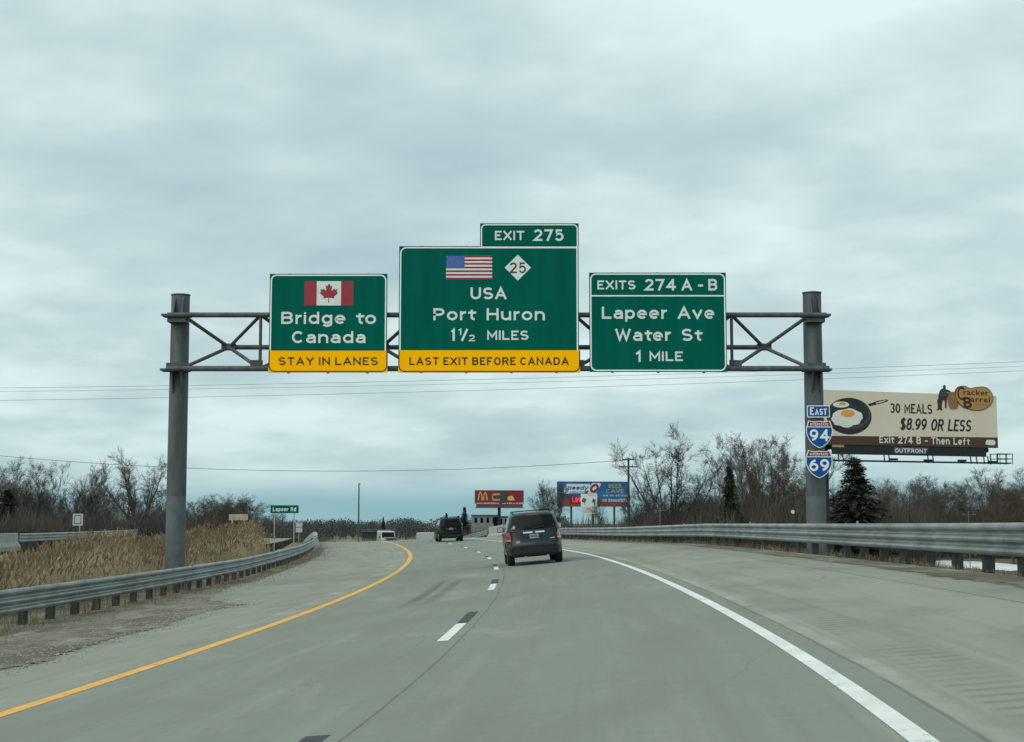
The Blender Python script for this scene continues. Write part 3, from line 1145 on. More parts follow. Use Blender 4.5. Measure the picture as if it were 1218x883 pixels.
for px_t, px_b, pyt in ((215, 207.2, 352), (965.6, 973.6, 349.5)):
    top = loc(at(px_t, pyt, GD + .55))
    bot = loc(at(px_b, 680, GD + .55))
    bot.x = top.x
    zg = gz(top.x, GD + .55)
    m_ = MB()
    m_.tube([(top.x, top.y, zg - .3), (top.x, top.y, loc(at(0, 590, GD)).z)], [.335, .328], 28)
    pm = MB().tube([(top.x, top.y, loc(at(0, 590, GD)).z + .002), (top.x, top.y, top.z - .05), (top.x, top.y, top.z)], [.328, .312, .300], 28)
    po = pm.build('post', M['gantry'], gan, smooth=False)
    for p_ in po.data.polygons:
        p_.use_smooth = len(p_.vertices) == 4
    lo = m_.build('post_base', M['gantry2'], po)
    for p_ in lo.data.polygons:
        p_.use_smooth = len(p_.vertices) == 4
    MB().tube([(top.x, top.y, top.z), (top.x, top.y, top.z + .04)], [.33, .33], 28).build('post_cap', M['gantry'], po)
    # collars, brackets and gussets
    sgn = 1 if top.x > 0 else -1
    for py, gdir in ((375, 1), (440, -1)):
        zc_ = loc(at(0, py, GD)).z
        bk = MB()
        bk.box((top.x + sgn * .04, top.y - .38, zc_), (.92, .62, .07))
        for gx in (-.12, .16):
            x_ = top.x + gx
            w_ = .02
            if gdir > 0:
                bk.add([(x_ - w_, top.y - .62, zc_ + .03), (x_ + w_, top.y - .62, zc_ + .03), (x_ + w_, top.y - .2, zc_ + .03), (x_ - w_, top.y - .2, zc_ + .03),
                        (x_ - w_, top.y - .30, zc_ + .66), (x_ + w_, top.y - .30, zc_ + .66)], [(0, 1, 5, 4), (1, 2, 5), (0, 4, 3), (2, 3, 4, 5)])
            else:
                bk.add([(x_ - w_, top.y - .62, zc_ - .03), (x_ + w_, top.y - .62, zc_ - .03), (x_ + w_, top.y - .2, zc_ - .03), (x_ - w_, top.y - .2, zc_ - .03),
                        (x_ - w_, top.y - .32, zc_ - .78), (x_ + w_, top.y - .32, zc_ - .78)], [(0, 1, 5, 4), (1, 2, 5), (0, 4, 3), (2, 3, 4, 5)])
        bk.box((top.x, top.y - .36, zc_ - .15 * gdir), (.62, .5, .17))
        bk.build('bracket', M['gantry'], po)

yf, yb = -.1, 1.35
zt, zb = loc(at(0, 375.3, GD)).z, loc(at(0, 439.0, GD)).z
zm = loc(at(0, 413.5, GD + 1.4)).z
xl, xr = loc(at(200, 375, GD)).x, loc(at(982, 375, GD)).x
MB().tube([(xl, yf, zt), (xr, yf, zt)], .088, 12).build('top_chord', M['gantry'], gan, smooth=True)
MB().tube([(xl, yf, zb), (xr + .06, yf, zb)], .095, 12).build('bottom_chord', M['gantry'], gan, smooth=True)
xa, xb = loc(at(226, 0, GD)).x, loc(at(955, 0, GD)).x
npan = 8
nodes = [xa + (xb - xa) * (i + .5) / npan for i in range(npan)]
MB().tube([(nodes[0], yb, zm), (nodes[-1], yb, zm)], .085, 12).build('rear_chord', M['gantry'], gan, smooth=True)
cor = [xa + (xb - xa) * i / npan for i in range(npan + 1)]
for i, nx_ in enumerate(nodes):
    for cx_ in (cor[i], cor[i + 1]):
        for cz_ in (zt, zb):
            q = Vector((nx_, yb, zm))
            p_ = Vector((cx_, yf, cz_))
            MB().tube([p_, q], .062, 8).build('diagonal', M['gantry'], gan, smooth=True)
    MB().box((nx_, yb - .07, zm), (.5, .14, .24)).build('gusset', M['gantry'], gan, bevel=.02)
for i in range(1, npan):
    MB().tube([(cor[i], yf, zt), (cor[i], yf, zb)], .055, 8).build('strut', M['gantry'], gan, smooth=True)
    MB().box((cor[i] + .12 * (1 if i > 4 else -1), yf, zb + .17), (.42, .05, .24)).build('gusset', M['gantry'], gan)


# ------------------------------------------------------------------ guide signs on the gantry
SD = GD - .42


class Sign:
    """sign built from photo pixels in its own upright plane"""

    def __init__(self, name, label, cat, px, py, d, group=None):
        self.o = at(px, py, d)
        self.d = d
        self.t = thing(name, label, cat, self.o, group=group)

    def x(self, px):
        return at(px, self.pyc, self.d).x - self.o.x

    def pt(self, px, py):
        p = at(px, py, self.d) - self.o
        return (p.x, p.z)

    def rect(self, px0, px1, py0, py1):
        """py0 = top, py1 = bottom"""
        a, b = self.pt(px0, py1), self.pt(px1, py0)
        a2, b2 = self.pt(px0, py0), self.pt(px1, py1)
        return ((a[0] + a2[0]) / 2, (b[0] + b2[0]) / 2, a[1], b[1])

    def text(self, s, px0, px1, cap_top, base, m, y=-.034, parent=None, **k):
        x0, x1, z0, z1 = self.rect(px0, px1, cap_top, base)
        return letters(s, (x0, x1, z0, z1 - z0), y, m, parent or self.t, **k)


PXM = 1 / (F / SD)             # metres per photo pixel on the signs


def panel(sg, rect, m, name='panel', th=.055, y=-.027):
    x0, x1, z0, z1 = rect
    o = MB().poly([(x0, z0), (x1, z0), (x1, z1), (x0, z1)], y, th).build(name, m, sg.t)
    return o


def outline(sg, rect, m, inset, wdt, r, y=-.031, corners=(1, 1, 1, 1), name='border', parent=None):
    x0, x1, z0, z1 = rect
    i, j = inset, inset + wdt
    a = rrect(x0 + i, x1 - i, z0 + i, z1 - i, r, corners=corners)
    b = rrect(x0 + j, x1 - j, z0 + j, z1 - j, max(r - wdt, .01), corners=corners)
    return MB().ring(a, b, y).build(name, m, parent or sg.t)


def hangers(sg, rect, n):
    x0, x1, z0, z1 = rect
    for k in range(n):
        x_ = x0 + (x1 - x0) * (k + .5) / n
        MB().box((x_, .09, (z0 + z1) / 2), (.09, .11, (z1 - z0) + .04)).build('hanger_beam', M['alu'], sg.t)


px = PXM


def yellow_strip(sg, rect, txt, tb):
    x0, x1, z0, z1 = rect
    o = MB().poly([(x0, z0), (x1, z0), (x1, z1), (x0, z1)], -.036, .063).build('yellow_strip', M['yellow'], sg.t)
    a = rrect(x0, x1, z0 + .01, z1 + .2, .22)
    b = rrect(x0 + .04, x1 - .04, z0 + .05, z1 + .2, .18)
    # black rim with rounded lower corners, open at the top
    ai = [p for p in a if p[1] < z1 - .05]
    bi = [p for p in b if p[1] < z1 - .05]
    ai = [(x0, z1)] + a[:14] + [(x1, z1)]
    bi = [(x0 + .04, z1)] + b[:14] + [(x1 - .04, z1)]
    mb = MB()
    n = len(ai)
    mb.add([(p[0], -.039, p[1]) for p in ai] + [(p[0], -.039, p[1]) for p in bi], [(i, i + 1, i + 1 + n, i + n) for i in range(n - 1)])
    mb.build('border', M['black'], o)
    letters(txt, tb, -.040, M['black'], o, wt=.185, gap=.30, word=.62)
    return o


# left sign
sg = Sign('guide_sign', 'green overhead sign with a maple leaf flag above a yellow strip', 'guide sign', 390, 443, SD)
r_all = sg.rect(320.5, 460.5, 326, 443.3)
r_g = sg.rect(320.5, 460.5, 326, 417.3)
panel(sg, r_g, M['green'])
outline(sg, (r_g[0], r_g[1], r_g[2] - .3, r_g[3]), M['border'], .028, .045, .20, corners=(0, 0, 1, 1))
x0, x1, z0, z1 = sg.rect(319.5, 461, 417.3, 443.3)
bx = sg.rect(331.5, 449.5, 425.2, 434.6)
yellow_strip(sg, (x0, x1, z0, z1 - .004), 'STAY IN LANES', (bx[0], bx[1], bx[2], bx[3] - bx[2]))
sg.text('Bridge to', 334.8, 447.4, 371.2, 385.7, M['white'])
sg.text('Canada', 347.5, 434.8, 394.2, 408.4, M['white'])
fx0, fx1, fz0, fz1 = sg.rect(362.3, 420.3, 334.8, 363.7)
fl = MB().poly([(fx0, fz0), (fx1, fz0), (fx1, fz1), (fx0, fz1)], -.033, .004).build('flag', M['white'], sg.t)
fw = (fx1 - fx0)
for a_ in (0, .75):
    MB().poly([(fx0 + fw * a_, fz0), (fx0 + fw * (a_ + .25), fz0), (fx0 + fw * (a_ + .25), fz1), (fx0 + fw * a_, fz1)], -.036).build('stripe', M['flagred'], fl)
half = [(0, 1.0), (.17, .68), (.33, .76), (.26, .27), (.29, .25), (.52, .48), (.57, .36), (.86, .40), (.77, .13), (.92, .03),
        (.50, -.34), (.56, -.50), (.06, -.43), (.035, -.46), (.045, -.92)]
leaf = half + [(-x, y) for x, y in half[::-1] if x > 0]
fc, fzc, k_ = (fx0 + fx1) / 2, (fz0 + fz1) / 2, (fz1 - fz0) * .42
MB().poly([(fc + x * k_ * .98, fzc + y * k_) for x, y in leaf], -.037).build('maple_leaf', M['flagred'], fl)
hangers(sg, r_all, 3)

# centre sign
sg = Sign('guide_sign', 'largest green overhead sign, with a striped flag and an exit tab on top', 'guide sign', 581, 443, SD)
r_all = sg.rect(474.5, 688.3, 293, 443)
r_g = sg.rect(474.5, 688.3, 293.2, 416.8)
r_t = sg.rect(571, 688.3, 266, 292.9)
panel(sg, r_g, M['green'])
tab = panel(sg, r_t, M['green'], 'exit_tab')
outline(sg, (r_g[0], r_g[1], r_g[2] - .3, r_g[3]), M['border'], .028, .045, .22, corners=(0, 0, 0, 1))
outline(sg, (r_t[0], r_t[1], r_t[2] - .09, r_t[3]), M['border'], .028, .04, .17, corners=(0, 0, 1, 1), parent=tab, y=-.0312)
x0, x1, z0, z1 = sg.rect(473.8, 690, 416.8, 443.3)
bx = sg.rect(487, 676.3, 425.2, 434.6)
yellow_strip(sg, (x0, x1, z0, z1 - .004), 'LAST EXIT BEFORE CANADA', (bx[0], bx[1], bx[2], bx[3] - bx[2]))
sg.text('EXIT', 588.7, 623.6, 275, 286, M['white'], parent=tab)
sg.text('275', 634.8, 670.3, 273.2, 287, M['white'], parent=tab)
sg.text('USA', 559.8, 602.4, 342.3, 356.3, M['white'])
sg.text('Port Huron', 515.5, 648, 367, 381.3, M['white'])
sg.text('1', 535.8, 541.3, 391.5, 405.8, M['white'])
sg.text('1', 545.5, 549, 391, 398.8, M['white'])
sg.text('/', 548.6, 556.6, 391.5, 406, M['white'], bold=.0)
sg.text('2', 557.5, 564.8, 398.5, 406.3, M['white'])
sg.text('MILES', 579.5, 628.6, 393.6, 404.6, M['white'])
fx0, fx1, fz0, fz1 = sg.rect(530.6, 585.4, 304.4, 332.8)
fl = MB().poly([(fx0, fz0), (fx1, fz0), (fx1, fz1), (fx0, fz1)], -.033, .004).build('flag', M['white'], sg.t)
hh = (fz1 - fz0) / 13
ms = MB()
cw = fx0 + (fx1 - fx0) * .40
for k in range(0, 13, 2):
    ms.poly([(fx0 if k < 6 else cw, fz0 + k * hh), (fx1, fz0 + k * hh), (fx1, fz0 + (k + 1) * hh), (fx0 if k < 6 else cw, fz0 + (k + 1) * hh)], -.036)
ms.build('stripe', M['flagred'], fl)
cz0 = fz0 + 6 * hh
ca = MB().poly([(fx0, cz0), (cw, cz0), (cw, fz1), (fx0, fz1)], -.037).build('canton', M['navy'], fl)
stm = MB()
for r_ in range(9):
    for c in range(6 if r_ % 2 == 0 else 5):
        sx = fx0 + (cw - fx0) * ((c * 2 + (1 if r_ % 2 == 0 else 2)) / 12)
        sz = cz0 + (fz1 - cz0) * (r_ + 1) / 10
        stm.poly([(sx + (.017 if q % 2 == 0 else .007) * math.sin(q * math.pi / 5), sz + (.017 if q % 2 == 0 else .007) * math.cos(q * math.pi / 5)) for q in range(10)], -.039)
stm.build('star', M['white'], ca)
dx, dz = sg.pt(615.9, 318.7)
hr = 15.8 * PXM
dm = MB().poly([(dx, dz - hr), (dx + hr, dz), (dx, dz + hr), (dx - hr, dz)], -.035, .008).build('route_marker', M['white'], sg.t)
sg.text('25', 606.3, 625.6, 312.6, 325.3, M['black'], y=-.038, wt=.15, gap=.3, parent=dm)
hangers(sg, r_all, 4)

# right sign
sg = Sign('guide_sign', 'green overhead sign without a yellow strip, rightmost on the gantry', 'guide sign', 783, 442.5, SD)
r_all = sg.rect(701, 864, 324.6, 442.6)
panel(sg, r_all, M['green'])
outline(sg, r_all, M['border'], .028, .045, .20)
x0, x1, z0, z1 = sg.rect(702, 863.2, 351.4, 353)
MB().poly([(x0 + .03, z0), (x1 - .03, z0), (x1 - .03, z1), (x0 + .03, z1)], -.0335).build('divider', M['border'], sg.t)
sg.text('EXITS', 710.5, 755.8, 334, 344.6, M['white'])
sg.text('274', 766.7, 803.8, 332.2, 346, M['white'])
sg.text('A', 810.5, 823, 332.6, 346, M['white'])
sg.text('-', 830.2, 836, 332.2, 346, M['white'])
sg.text('B', 842.3, 853, 332.2, 346, M['white'])
sg.text('Lapeer Ave', 715.8, 849.4, 365.2, 379.6, M['white'])
sg.text('Water St', 731.8, 835.4, 391.4, 405.8, M['white'])
sg.text('1', 756.3, 762.2, 417.3, 430.8, M['white'])
sg.text('MILE', 772.5, 812, 418.4, 429.8, M['white'])
hangers(sg, r_all, 3)

# ------------------------------------------------------------------ route shields on the right post
SHD = GD + .14


def shield_pts(cx, cz, w_, h_, k=1.0):
    half = [(0, -.5), (.12, -.45), (.26, -.36), (.38, -.22), (.46, -.06), (.49, .08), (.485, .20), (.445, .34), (.40, .47), (.33, .455), (.24, .435), (.12, .435), (0, .455)]
    pts = half + [(-x, y) for x, y in half[-2:0:-1]]
    return [(cx + x * w_ * k, cz + y * h_ * k) for x, y in pts]


def shield(label, num, px0, px1, py0, py1):
    s_ = Sign('route_shield', label, 'route sign', (px0 + px1) / 2, (py0 + py1) / 2, SHD)
    x0, x1, z0, z1 = s_.rect(px0, px1, py0, py1)
    w_, h_ = (x1 - x0) * 1.01, (z1 - z0) * 1.03
    MB().poly(shield_pts(0, 0, w_, h_), -.01, .02).build('panel', M['border'], s_.t)
    inner = shield_pts(0, 0, w_, h_, .94)
    zc_ = h_ * .23
    low = [p for p in inner if p[1] < zc_]
    # blue field below the bar
    lo_r = [p for p in inner[:13] if p[1] <= zc_]
    up_r = [p for p in inner[:13] if p[1] > zc_ + .03]
    xe = .478 * w_ * .94
    blue_p = lo_r + [(xe, zc_), (-xe, zc_)] + [(-p[0], p[1]) for p in lo_r[:0:-1]]
    red_p = [(xe - .01, zc_ + .03)] + up_r + [(-p[0], p[1]) for p in up_r[-2::-1]] + [(-xe + .01, zc_ + .03)]
    bo = MB().poly(blue_p, -.013).build('blue_field', M['blue'], s_.t)
    ro = MB().poly(red_p, -.013).build('red_bar', M['red'], s_.t)
    letters('INTERSTATE', (-w_ * .33, w_ * .33, h_ * .29, h_ * .085), -.016, M['border'], ro, wt=.17)
    letters(num, (-w_ * .36, w_ * .36, -h_ * .25, h_ * .41), -.016, M['border'], bo)
    MB().box((0, .06, 0), (.3, .1, .08)).build('mount', M['alu'], s_.t)


e_ = Sign('direction_plate', 'small blue east plate above the two interstate shields on the right post', 'route sign', 973.3, 489.6, SHD)
x0, x1, z0, z1 = e_.rect(959.8, 987, 482.4, 496.8)
MB().poly(rrect(x0, x1, z0, z1, .04), -.01, .02).build('panel', M['border'], e_.t)
MB().poly(rrect(x0 + .03, x1 - .03, z0 + .03, z1 - .03, .03), -.013).build('blue_field', M['blue'], e_.t)
letters('E', (x0 + .10, x0 + .235, z0 + .085, .26), -.016, M['border'], e_.t)
letters('AST', (x0 + .265, x1 - .10, z0 + .085, .215), -.016, M['border'], e_.t)
MB().box((0, .06, 0), (.3, .1, .08)).build('mount', M['alu'], e_.t)
shield('red and blue interstate shield numbered 94 on the right gantry post', '94', 958.6, 990.6, 499.8, 532.8)
shield('red and blue interstate shield numbered 69, lowest on the right gantry post', '69', 958.2, 990.4, 535.2, 568.6)


# ------------------------------------------------------------------ billboards
class Board:
    def __init__(self, name, label, cat, pl, pr, ztop_l, zbot_l, d_l, d_r):
        self.a = at(pl, zbot_l, d_l)
        b = at(pr, zbot_l, d_r)
        self.w = math.hypot(b.x - self.a.x, b.y - self.a.y)
        self.h = at(pl, ztop_l, d_l).z - self.a.z
        self.t = thing(name, label, cat, self.a, (0, 0, math.atan2(b.y - self.a.y, b.x - self.a.x)))
        self.pl, self.pr = pl, pr

    def tx(self, s, u0, u1, v0, v1, m, y=-.012, parent=None, **k):
        return letters(s, (u0 * self.w, u1 * self.w, v0 * self.h, (v1 - v0) * self.h), y, m, parent or self.t, **k)

    def shp(self, pts, m, name, y=-.01, th=0, parent=None):
        return MB().poly([(u * self.w, v * self.h) for u, v in pts], y, th).build(name, m, parent or self.t)


def ell(cu, cv, ru, rv, n=28, rot=0.0, asp=1.0):
    return [(cu + ru * math.cos(2 * math.pi * k / n), cv + rv * math.sin(2 * math.pi * k / n)) for k in range(n)]


# breakfast billboard right of the gantry
B = Board('billboard', 'large cream billboard with two fried eggs in a skillet, right of the gantry post', 'billboard', 976, 1187, 463.5, 528.5, 119, 125)
W_, H_ = B.w, B.h
MB().box((W_ / 2, .18, H_ / 2), (W_, .34, H_)).build('panel', M['steel_dark'], B.t)
face = B.shp([(0, 0), (1, 0), (1, 1), (0, 1)], M['cream'], 'poster', y=-.004)
B.shp([(0, 0), (1, 0), (1, .20), (0, .155)], M['brown'], 'poster_band', parent=face)


def U(zx):      # position along the board from the zoomed view's column
    return ((970 + zx / 4.91) - 976) / 211.0


def V(zx, zy):
    pxx = 970 + zx / 4.91
    top = 463.5 + (pxx - 976) * .031
    bot = 528.5 + (pxx - 976) * .027
    return (bot - (450 + zy / 4.91)) / (bot - top)


def zp(lst):
    return [(U(a), V(a, b)) for a, b in lst]


def zell(cx, cy, rx, ry, n=32, tilt=0.0):
    out = []
    for k in range(n):
        a = 2 * math.pi * k / n
        x, y = rx * math.cos(a), ry * math.sin(a)
        out.append((cx + x * math.cos(tilt) - y * math.sin(tilt), cy + x * math.sin(tilt) + y * math.cos(tilt)))
    return zp(out)


pan = B.shp(zell(193, 222, 128, 108, tilt=.05), M['panblack'], 'skillet', y=-.012, parent=face)
B.shp(zell(198, 206, 118, 92, tilt=.05), M['pangrey'], 'skillet_rim', y=-.016, parent=pan)
B.shp(zell(190, 200, 112, 84, tilt=.05), M['panblack'], 'skillet_bowl', y=-.018, parent=pan)
B.shp(zp([(300, 150), (318, 146), (355, 132), (405, 122), (418, 126), (416, 134), (380, 146), (330, 158), (312, 164)]), M['panblack'], 'skillet_handle', y=-.014, parent=pan)
B.shp(zp([(345, 142), (400, 128), (408, 130), (380, 140), (350, 148)]), M['cream'], 'handle_hole', y=-.02, parent=pan)
B.shp([(u + .004 * math.sin(i * 1.9), v + .012 * math.sin(i * 1.3)) for i, (u, v) in enumerate(zell(180, 232, 88, 54, tilt=-.08))], M['egg'], 'egg_white', y=-.022, parent=pan)
B.shp(zell(185, 206, 40, 22), M['yolk'], 'yolk', y=-.026, parent=pan)
B.shp(zell(148, 154, 46, 18), M['egg'], 'egg_white', y=-.022, parent=pan)
B.shp(zell(156, 149, 20, 9), M['yolk'], 'yolk', y=-.026, parent=pan)
B.tx('30 MEALS', U(428), U(675), V(550, 206), V(550, 148), M['black'], parent=face, wt=.17, gap=.2)
B.tx('$8.99 OR LESS', U(480), U(912), V(700, 310), V(700, 238), M['black'], parent=face, wt=.17, gap=.18, shear=.18)
B.tx('Exit 274 B - Then Left', U(362), U(895), V(600, 387), V(600, 345), M['egg'], parent=face, wt=.17, gap=.26)
MB().poly([(u * W_, v * H_) for u, v in zp([(992, 372), (1000, 364), (1040, 366), (1050, 374), (1048, 392), (1038, 398), (998, 394), (988, 388)])], -.014).build('poster_mark', M['egg'], face)
# cut-out emblem rising over the top edge: lettered gourd shape, small barrel and a seated figure on a chair
k_ = 1 / (1218 / 95) * 4.91 / 1


def L2(lst):     # from the closer view (1100,452)-(1195,495), 12.82 px per photo pixel
    return zp([((1100 + a / 12.82 - 970) * 4.91, (452 + b / 12.82 - 450) * 4.91) for a, b in lst])


gourd = [(455, 180), (470, 130), (510, 90), (565, 74), (625, 78), (665, 100), (700, 112), (760, 100), (830, 88), (890, 84), (960, 100), (1010, 140), (1045, 195), (1060, 260),
         (1050, 320), (1010, 385), (950, 430), (880, 458), (800, 466), (710, 458), (620, 430), (550, 395), (500, 350), (470, 290), (455, 235)]
emb = B.shp(L2(gourd), M['darkbrown'], 'emblem', y=-.06, th=.10)
cg = (755, 265)
B.shp(L2([(cg[0] + (a - cg[0]) * .965, cg[1] + (b - cg[1]) * .945) for a, b in gourd]), M['tan'], 'emblem_field', y=-.064, parent=emb)
brl = [(350, 180), (420, 168), (490, 180), (500, 240), (505, 320), (500, 390), (480, 435), (425, 445), (375, 435), (352, 390), (340, 320), (338, 240)]
bo_ = B.shp(L2(brl), M['barrelb'], 'emblem_barrel', y=-.056, th=.09, parent=emb)
man = [(275, 75), (295, 64), (312, 80), (314, 110), (306, 128), (340, 140), (380, 156), (388, 172), (360, 178), (330, 176), (345, 210), (350, 240), (330, 258), (322, 290),
       (318, 350), (312, 420), (300, 432), (294, 420), (296, 330), (285, 300), (262, 300), (250, 330), (240, 400), (238, 430), (252, 452), (240, 462), (218, 448), (190, 450),
       (168, 460), (166, 450), (188, 430), (184, 380), (178, 300), (196, 280), (196, 240), (212, 190), (226, 150), (252, 126), (276, 118)]
mo_ = B.shp(L2(man), M['darkbrown'], 'emblem_figure', y=-.056, th=.08, parent=emb)
B.shp(L2([(232, 160), (262, 132), (300, 136), (322, 168), (334, 210), (330, 240), (290, 236), (250, 250), (215, 250), (214, 210)]), M['pangrey'], 'emblem_coat', y=-.06, parent=mo_)


def etx(s, a0, a1, base, cap, **k):
    q = L2([(a0, base), (a1, base), (a0, cap)])
    serif_letters(s, (q[0][0] * B.w, q[1][0] * B.w, q[0][1] * B.h, (q[2][1] - q[0][1]) * B.h), -.068, M['darkbrown'], emb, **k)


etx('C', 488, 600, 300, 92, bold=.015)
etx('racker', 582, 985, 218, 128, bold=.02)
etx('B', 580, 715, 425, 250, bold=.03)
etx('arrel', 695, 1000, 330, 240, bold=.02)
q_ = L2([(760, 382), (955, 382), (955, 368), (760, 368)])
B.shp(q_, M['barrelb'], 'emblem_rule', y=-.068, parent=emb)
# lower apron, owner's plate, catwalk and its railings
zz = lambda zy: -(zy - 405) / 4.91 * (H_ / 65.0)
MB().box((U(545) * W_, .10, zz(432)), (U(1000) * W_ - U(100) * W_, .1, (470 - 412) / 4.91 * H_ / 65)).build('apron', M['steel_dark'], B.t)
pl_ = B.shp([(U(446), zz(450) / H_), (U(636), zz(450) / H_), (U(650), zz(413) / H_), (U(446), zz(411) / H_)], M['purple'], 'owner_plate', y=.03, th=.02)
B.tx('OUTFRONT', U(452), U(638), zz(446) / H_, zz(420) / H_, M['egg'], y=.026, parent=pl_, wt=.2, gap=.24)
B.shp([(U(95), zz(420) / H_), (U(162), zz(420) / H_), (U(162), zz(404) / H_), (U(95), zz(404) / H_)], M['tanback'], 'number_plate', y=.03, th=.02)
cw_ = MB()
cw_.box((U(560) * W_, -.45, zz(500)), (U(1112) * W_ - U(30) * W_, .9, .10))
for zx, zy in ((600, 492), (800, 490), (400, 489), (980, 494)):
    cw_.box((U(zx) * W_, -.95, zz(zy)), (.7, .25, .16))
ct = cw_.build('catwalk', M['steel_dark'], B.t)
for zx in (130, 155, 390, 418, 645, 675, 900, 935, 980, 1005):
    MB().tube([(U(zx) * W_, .1, zz(455)), (U(zx) * W_, .0, zz(505))], .055, 6).build('hanger', M['steel_dark'], ct)
rl = MB()
for zx in (1015, 1020, 1075, 1110):
    rl.tube([(U(zx) * W_, -.85, zz(508)), (U(zx) * W_, -.85, zz(444))], .035, 6)
    rl.tube([(U(zx) * W_, .0, zz(508)), (U(zx) * W_, .0, zz(444))], .03, 6)
for zy in (444, 474):
    rl.tube([(U(1015) * W_, -.85, zz(zy)), (U(1110) * W_, -.85, zz(zy)), (U(1110) * W_, 0, zz(zy)), (U(1015) * W_, 0, zz(zy))], .03, 6)
rl.build('railing', M['steel_dark'], ct)
pole_u = (987.5 - 976) / 211 * W_
MB().tube([(pole_u, 1.0, -4.5 + CZ - B.a.z - .5), (pole_u, 1.0, .3 * H_)], .34, 18).build('pole', M['steel_dark'], B.t, smooth=True)
MB().tube([(pole_u - .5, 1.0, -.15), (W_ - .4, .9, -.15)], .22, 12).build('torsion_beam', M['steel_dark'], B.t, smooth=True)
for k in range(6):
    u_ = (k + .5) / 6 * W_
    MB().box((u_, .5, H_ * .45), (.12, .3, H_ * 1.05)).build('frame_upright', M['steel_dark'], B.t)

# red burger billboard far ahead
B = Board('billboard', 'red billboard with yellow arches and a burger, left of the grey suv roof', 'billboard', 565.3, 623, 583.2, 599.3, 250, 252)
W_, H_ = B.w, B.h
MB().box((W_ / 2, .2, H_ / 2), (W_, .38, H_)).build('panel', M['steel_dark'], B.t)
face = B.shp([(0, 0), (1, 0), (1, 1), (0, 1)], M['bbred'], 'poster', y=-.004)


def A(zx, zy):   # from the closer view (556,575)-(632,635), 14.71 px per photo pixel
    return ((556 + zx / 14.71 - 565.3) / 57.7, (599.3 - (575 + zy / 14.71)) / 16.1)


for x0_ in (180, 268):
    arch = []
    for k in range(13):
        t_ = k / 12
        arch.append((x0_ + 86 * t_, 298 - 150 * math.sin(math.pi * t_) ** .6))
    inn = [(x0_ + 20 + 46 * k / 12, 298 - 128 * math.sin(math.pi * k / 12) ** .6) for k in range(13)]
    mb = MB()
    aa = [A(*q) for q in arch]
    bb = [A(*q) for q in inn]
    mb.add([(u * W_, -.012 - x0_ * 1e-5, v * H_) for u, v in aa + bb], [(i, i + 1, i + 14, i + 13) for i in range(12)])
    mb.build('arch_mark', M['gold'], face)
B.shp([A(*q) for q in [(425, 215), (440, 180), (500, 172), (570, 175), (575, 305), (500, 305), (430, 300)]], M['bun'], 'burger_picture', y=-.012, parent=face)
B.shp([A(*q) for q in [(450, 215), (575, 205), (575, 265), (455, 275)]], M['darkgrn'], 'burger_filling', y=-.016, parent=face)
B.shp([A(*q) for q in [(575, 135), (680, 135), (690, 320), (560, 370)]], M['darkgrn'], 'cup_picture', y=-.014, parent=face)
B.shp([A(*q) for q in [(700, 240), (730, 225), (770, 215), (800, 230), (830, 300), (790, 295), (740, 305), (700, 290)]], M['gold'], 'fries_picture', y=-.014, parent=face)
tx_ = MB()
q_r = random.Random(5)
xx = 160
while xx < 955:
    if not (525 < xx < 570):
        w0 = q_r.uniform(14, 26)
        p0, p1 = A(xx, 356), A(xx + w0, 336 + q_r.uniform(0, 9))
        tx_.poly([(p0[0] * W_, p0[1] * H_), (p1[0] * W_, p0[1] * H_), (p1[0] * W_, p1[1] * H_), (p0[0] * W_, p1[1] * H_)], -.012)
        xx += w0
    xx += q_r.choice([5, 6, 6, 16])
tx_.build('small_print', M['spwhite'], face)
MB().box((W_ * .5, .05, -.32), (W_ * .96, .12, .60)).build('apron', M['bbred2'], B.t)
MB().box((W_ * .5, -.15, -.68), (W_ * 1.0, .8, .08)).build('catwalk', M['steel_dark'], B.t)
pu_ = (594.5 - 565.3) / 57.7 * W_
MB().tube([(pu_, .5, -4.5 + CZ - B.a.z - .5), (pu_, .5, .2)], .26, 14).build('pole', M['steel_dark'], B.t, smooth=True)

# blue billboard with red price numerals
B = Board('billboard', 'wide blue billboard with red illuminated price numerals, beside the utility pole', 'billboard', 663, 748.5, 572.8, 602.8, 288, 290)
W_, H_ = B.w, B.h
MB().box((W_ / 2, .25, H_ / 2), (W_, .46, H_)).build('panel', M['steel_dark'], B.t)
face = B.shp([(0, 0), (1, 0), (1, 1), (0, 1)], M['spblue'], 'poster', y=-.004)


def Q(zx, zy):   # from the closer view (655,565)-(755,620), 12.18 px per photo pixel
    return ((655 + zx / 12.18 - 663) / 85.5, (602.8 - (565 + zy / 12.18)) / 30.0)


def qs(pts, m, nm, y, parent=None):
    return B.shp([Q(*p) for p in pts], m, nm, y=y, parent=parent or face)


qs([(110, 330), (272, 330), (272, 455), (110, 455)], M['bbred2'], 'price_heading', -.010)
qs([(272, 318), (1120, 395), (1120, 459), (272, 459)], M['bbred2'], 'lower_band', -.008)
qs([(280, 318), (440, 318), (440, 418), (280, 418)], M['panblack'], 'price_window', -.012)
a0, a1 = Q(300, 400), Q(438, 325)
B.tx('1.89', a0[0], a1[0], a0[1], a1[1], M['led'], y=-.016, parent=face, wt=.2, gap=.2)
qs([(150, 270), (165, 225), (190, 215), (200, 170), (235, 130), (560, 128), (590, 170), (545, 225), (470, 240), (290, 240), (260, 275)], M['spwhite'], 'wordmark_outline', -.014)
a0, a1 = Q(175, 215), Q(555, 155)
B.tx('Speedy', a0[0], a1[0], a0[1], a1[1], M['spblue'], y=-.018, parent=face, wt=.24, gap=.16, shear=.3)
qs([(285, 236), (500, 236), (490, 268), (275, 268)], M['dimtext'], 'wordmark_rule', -.016)
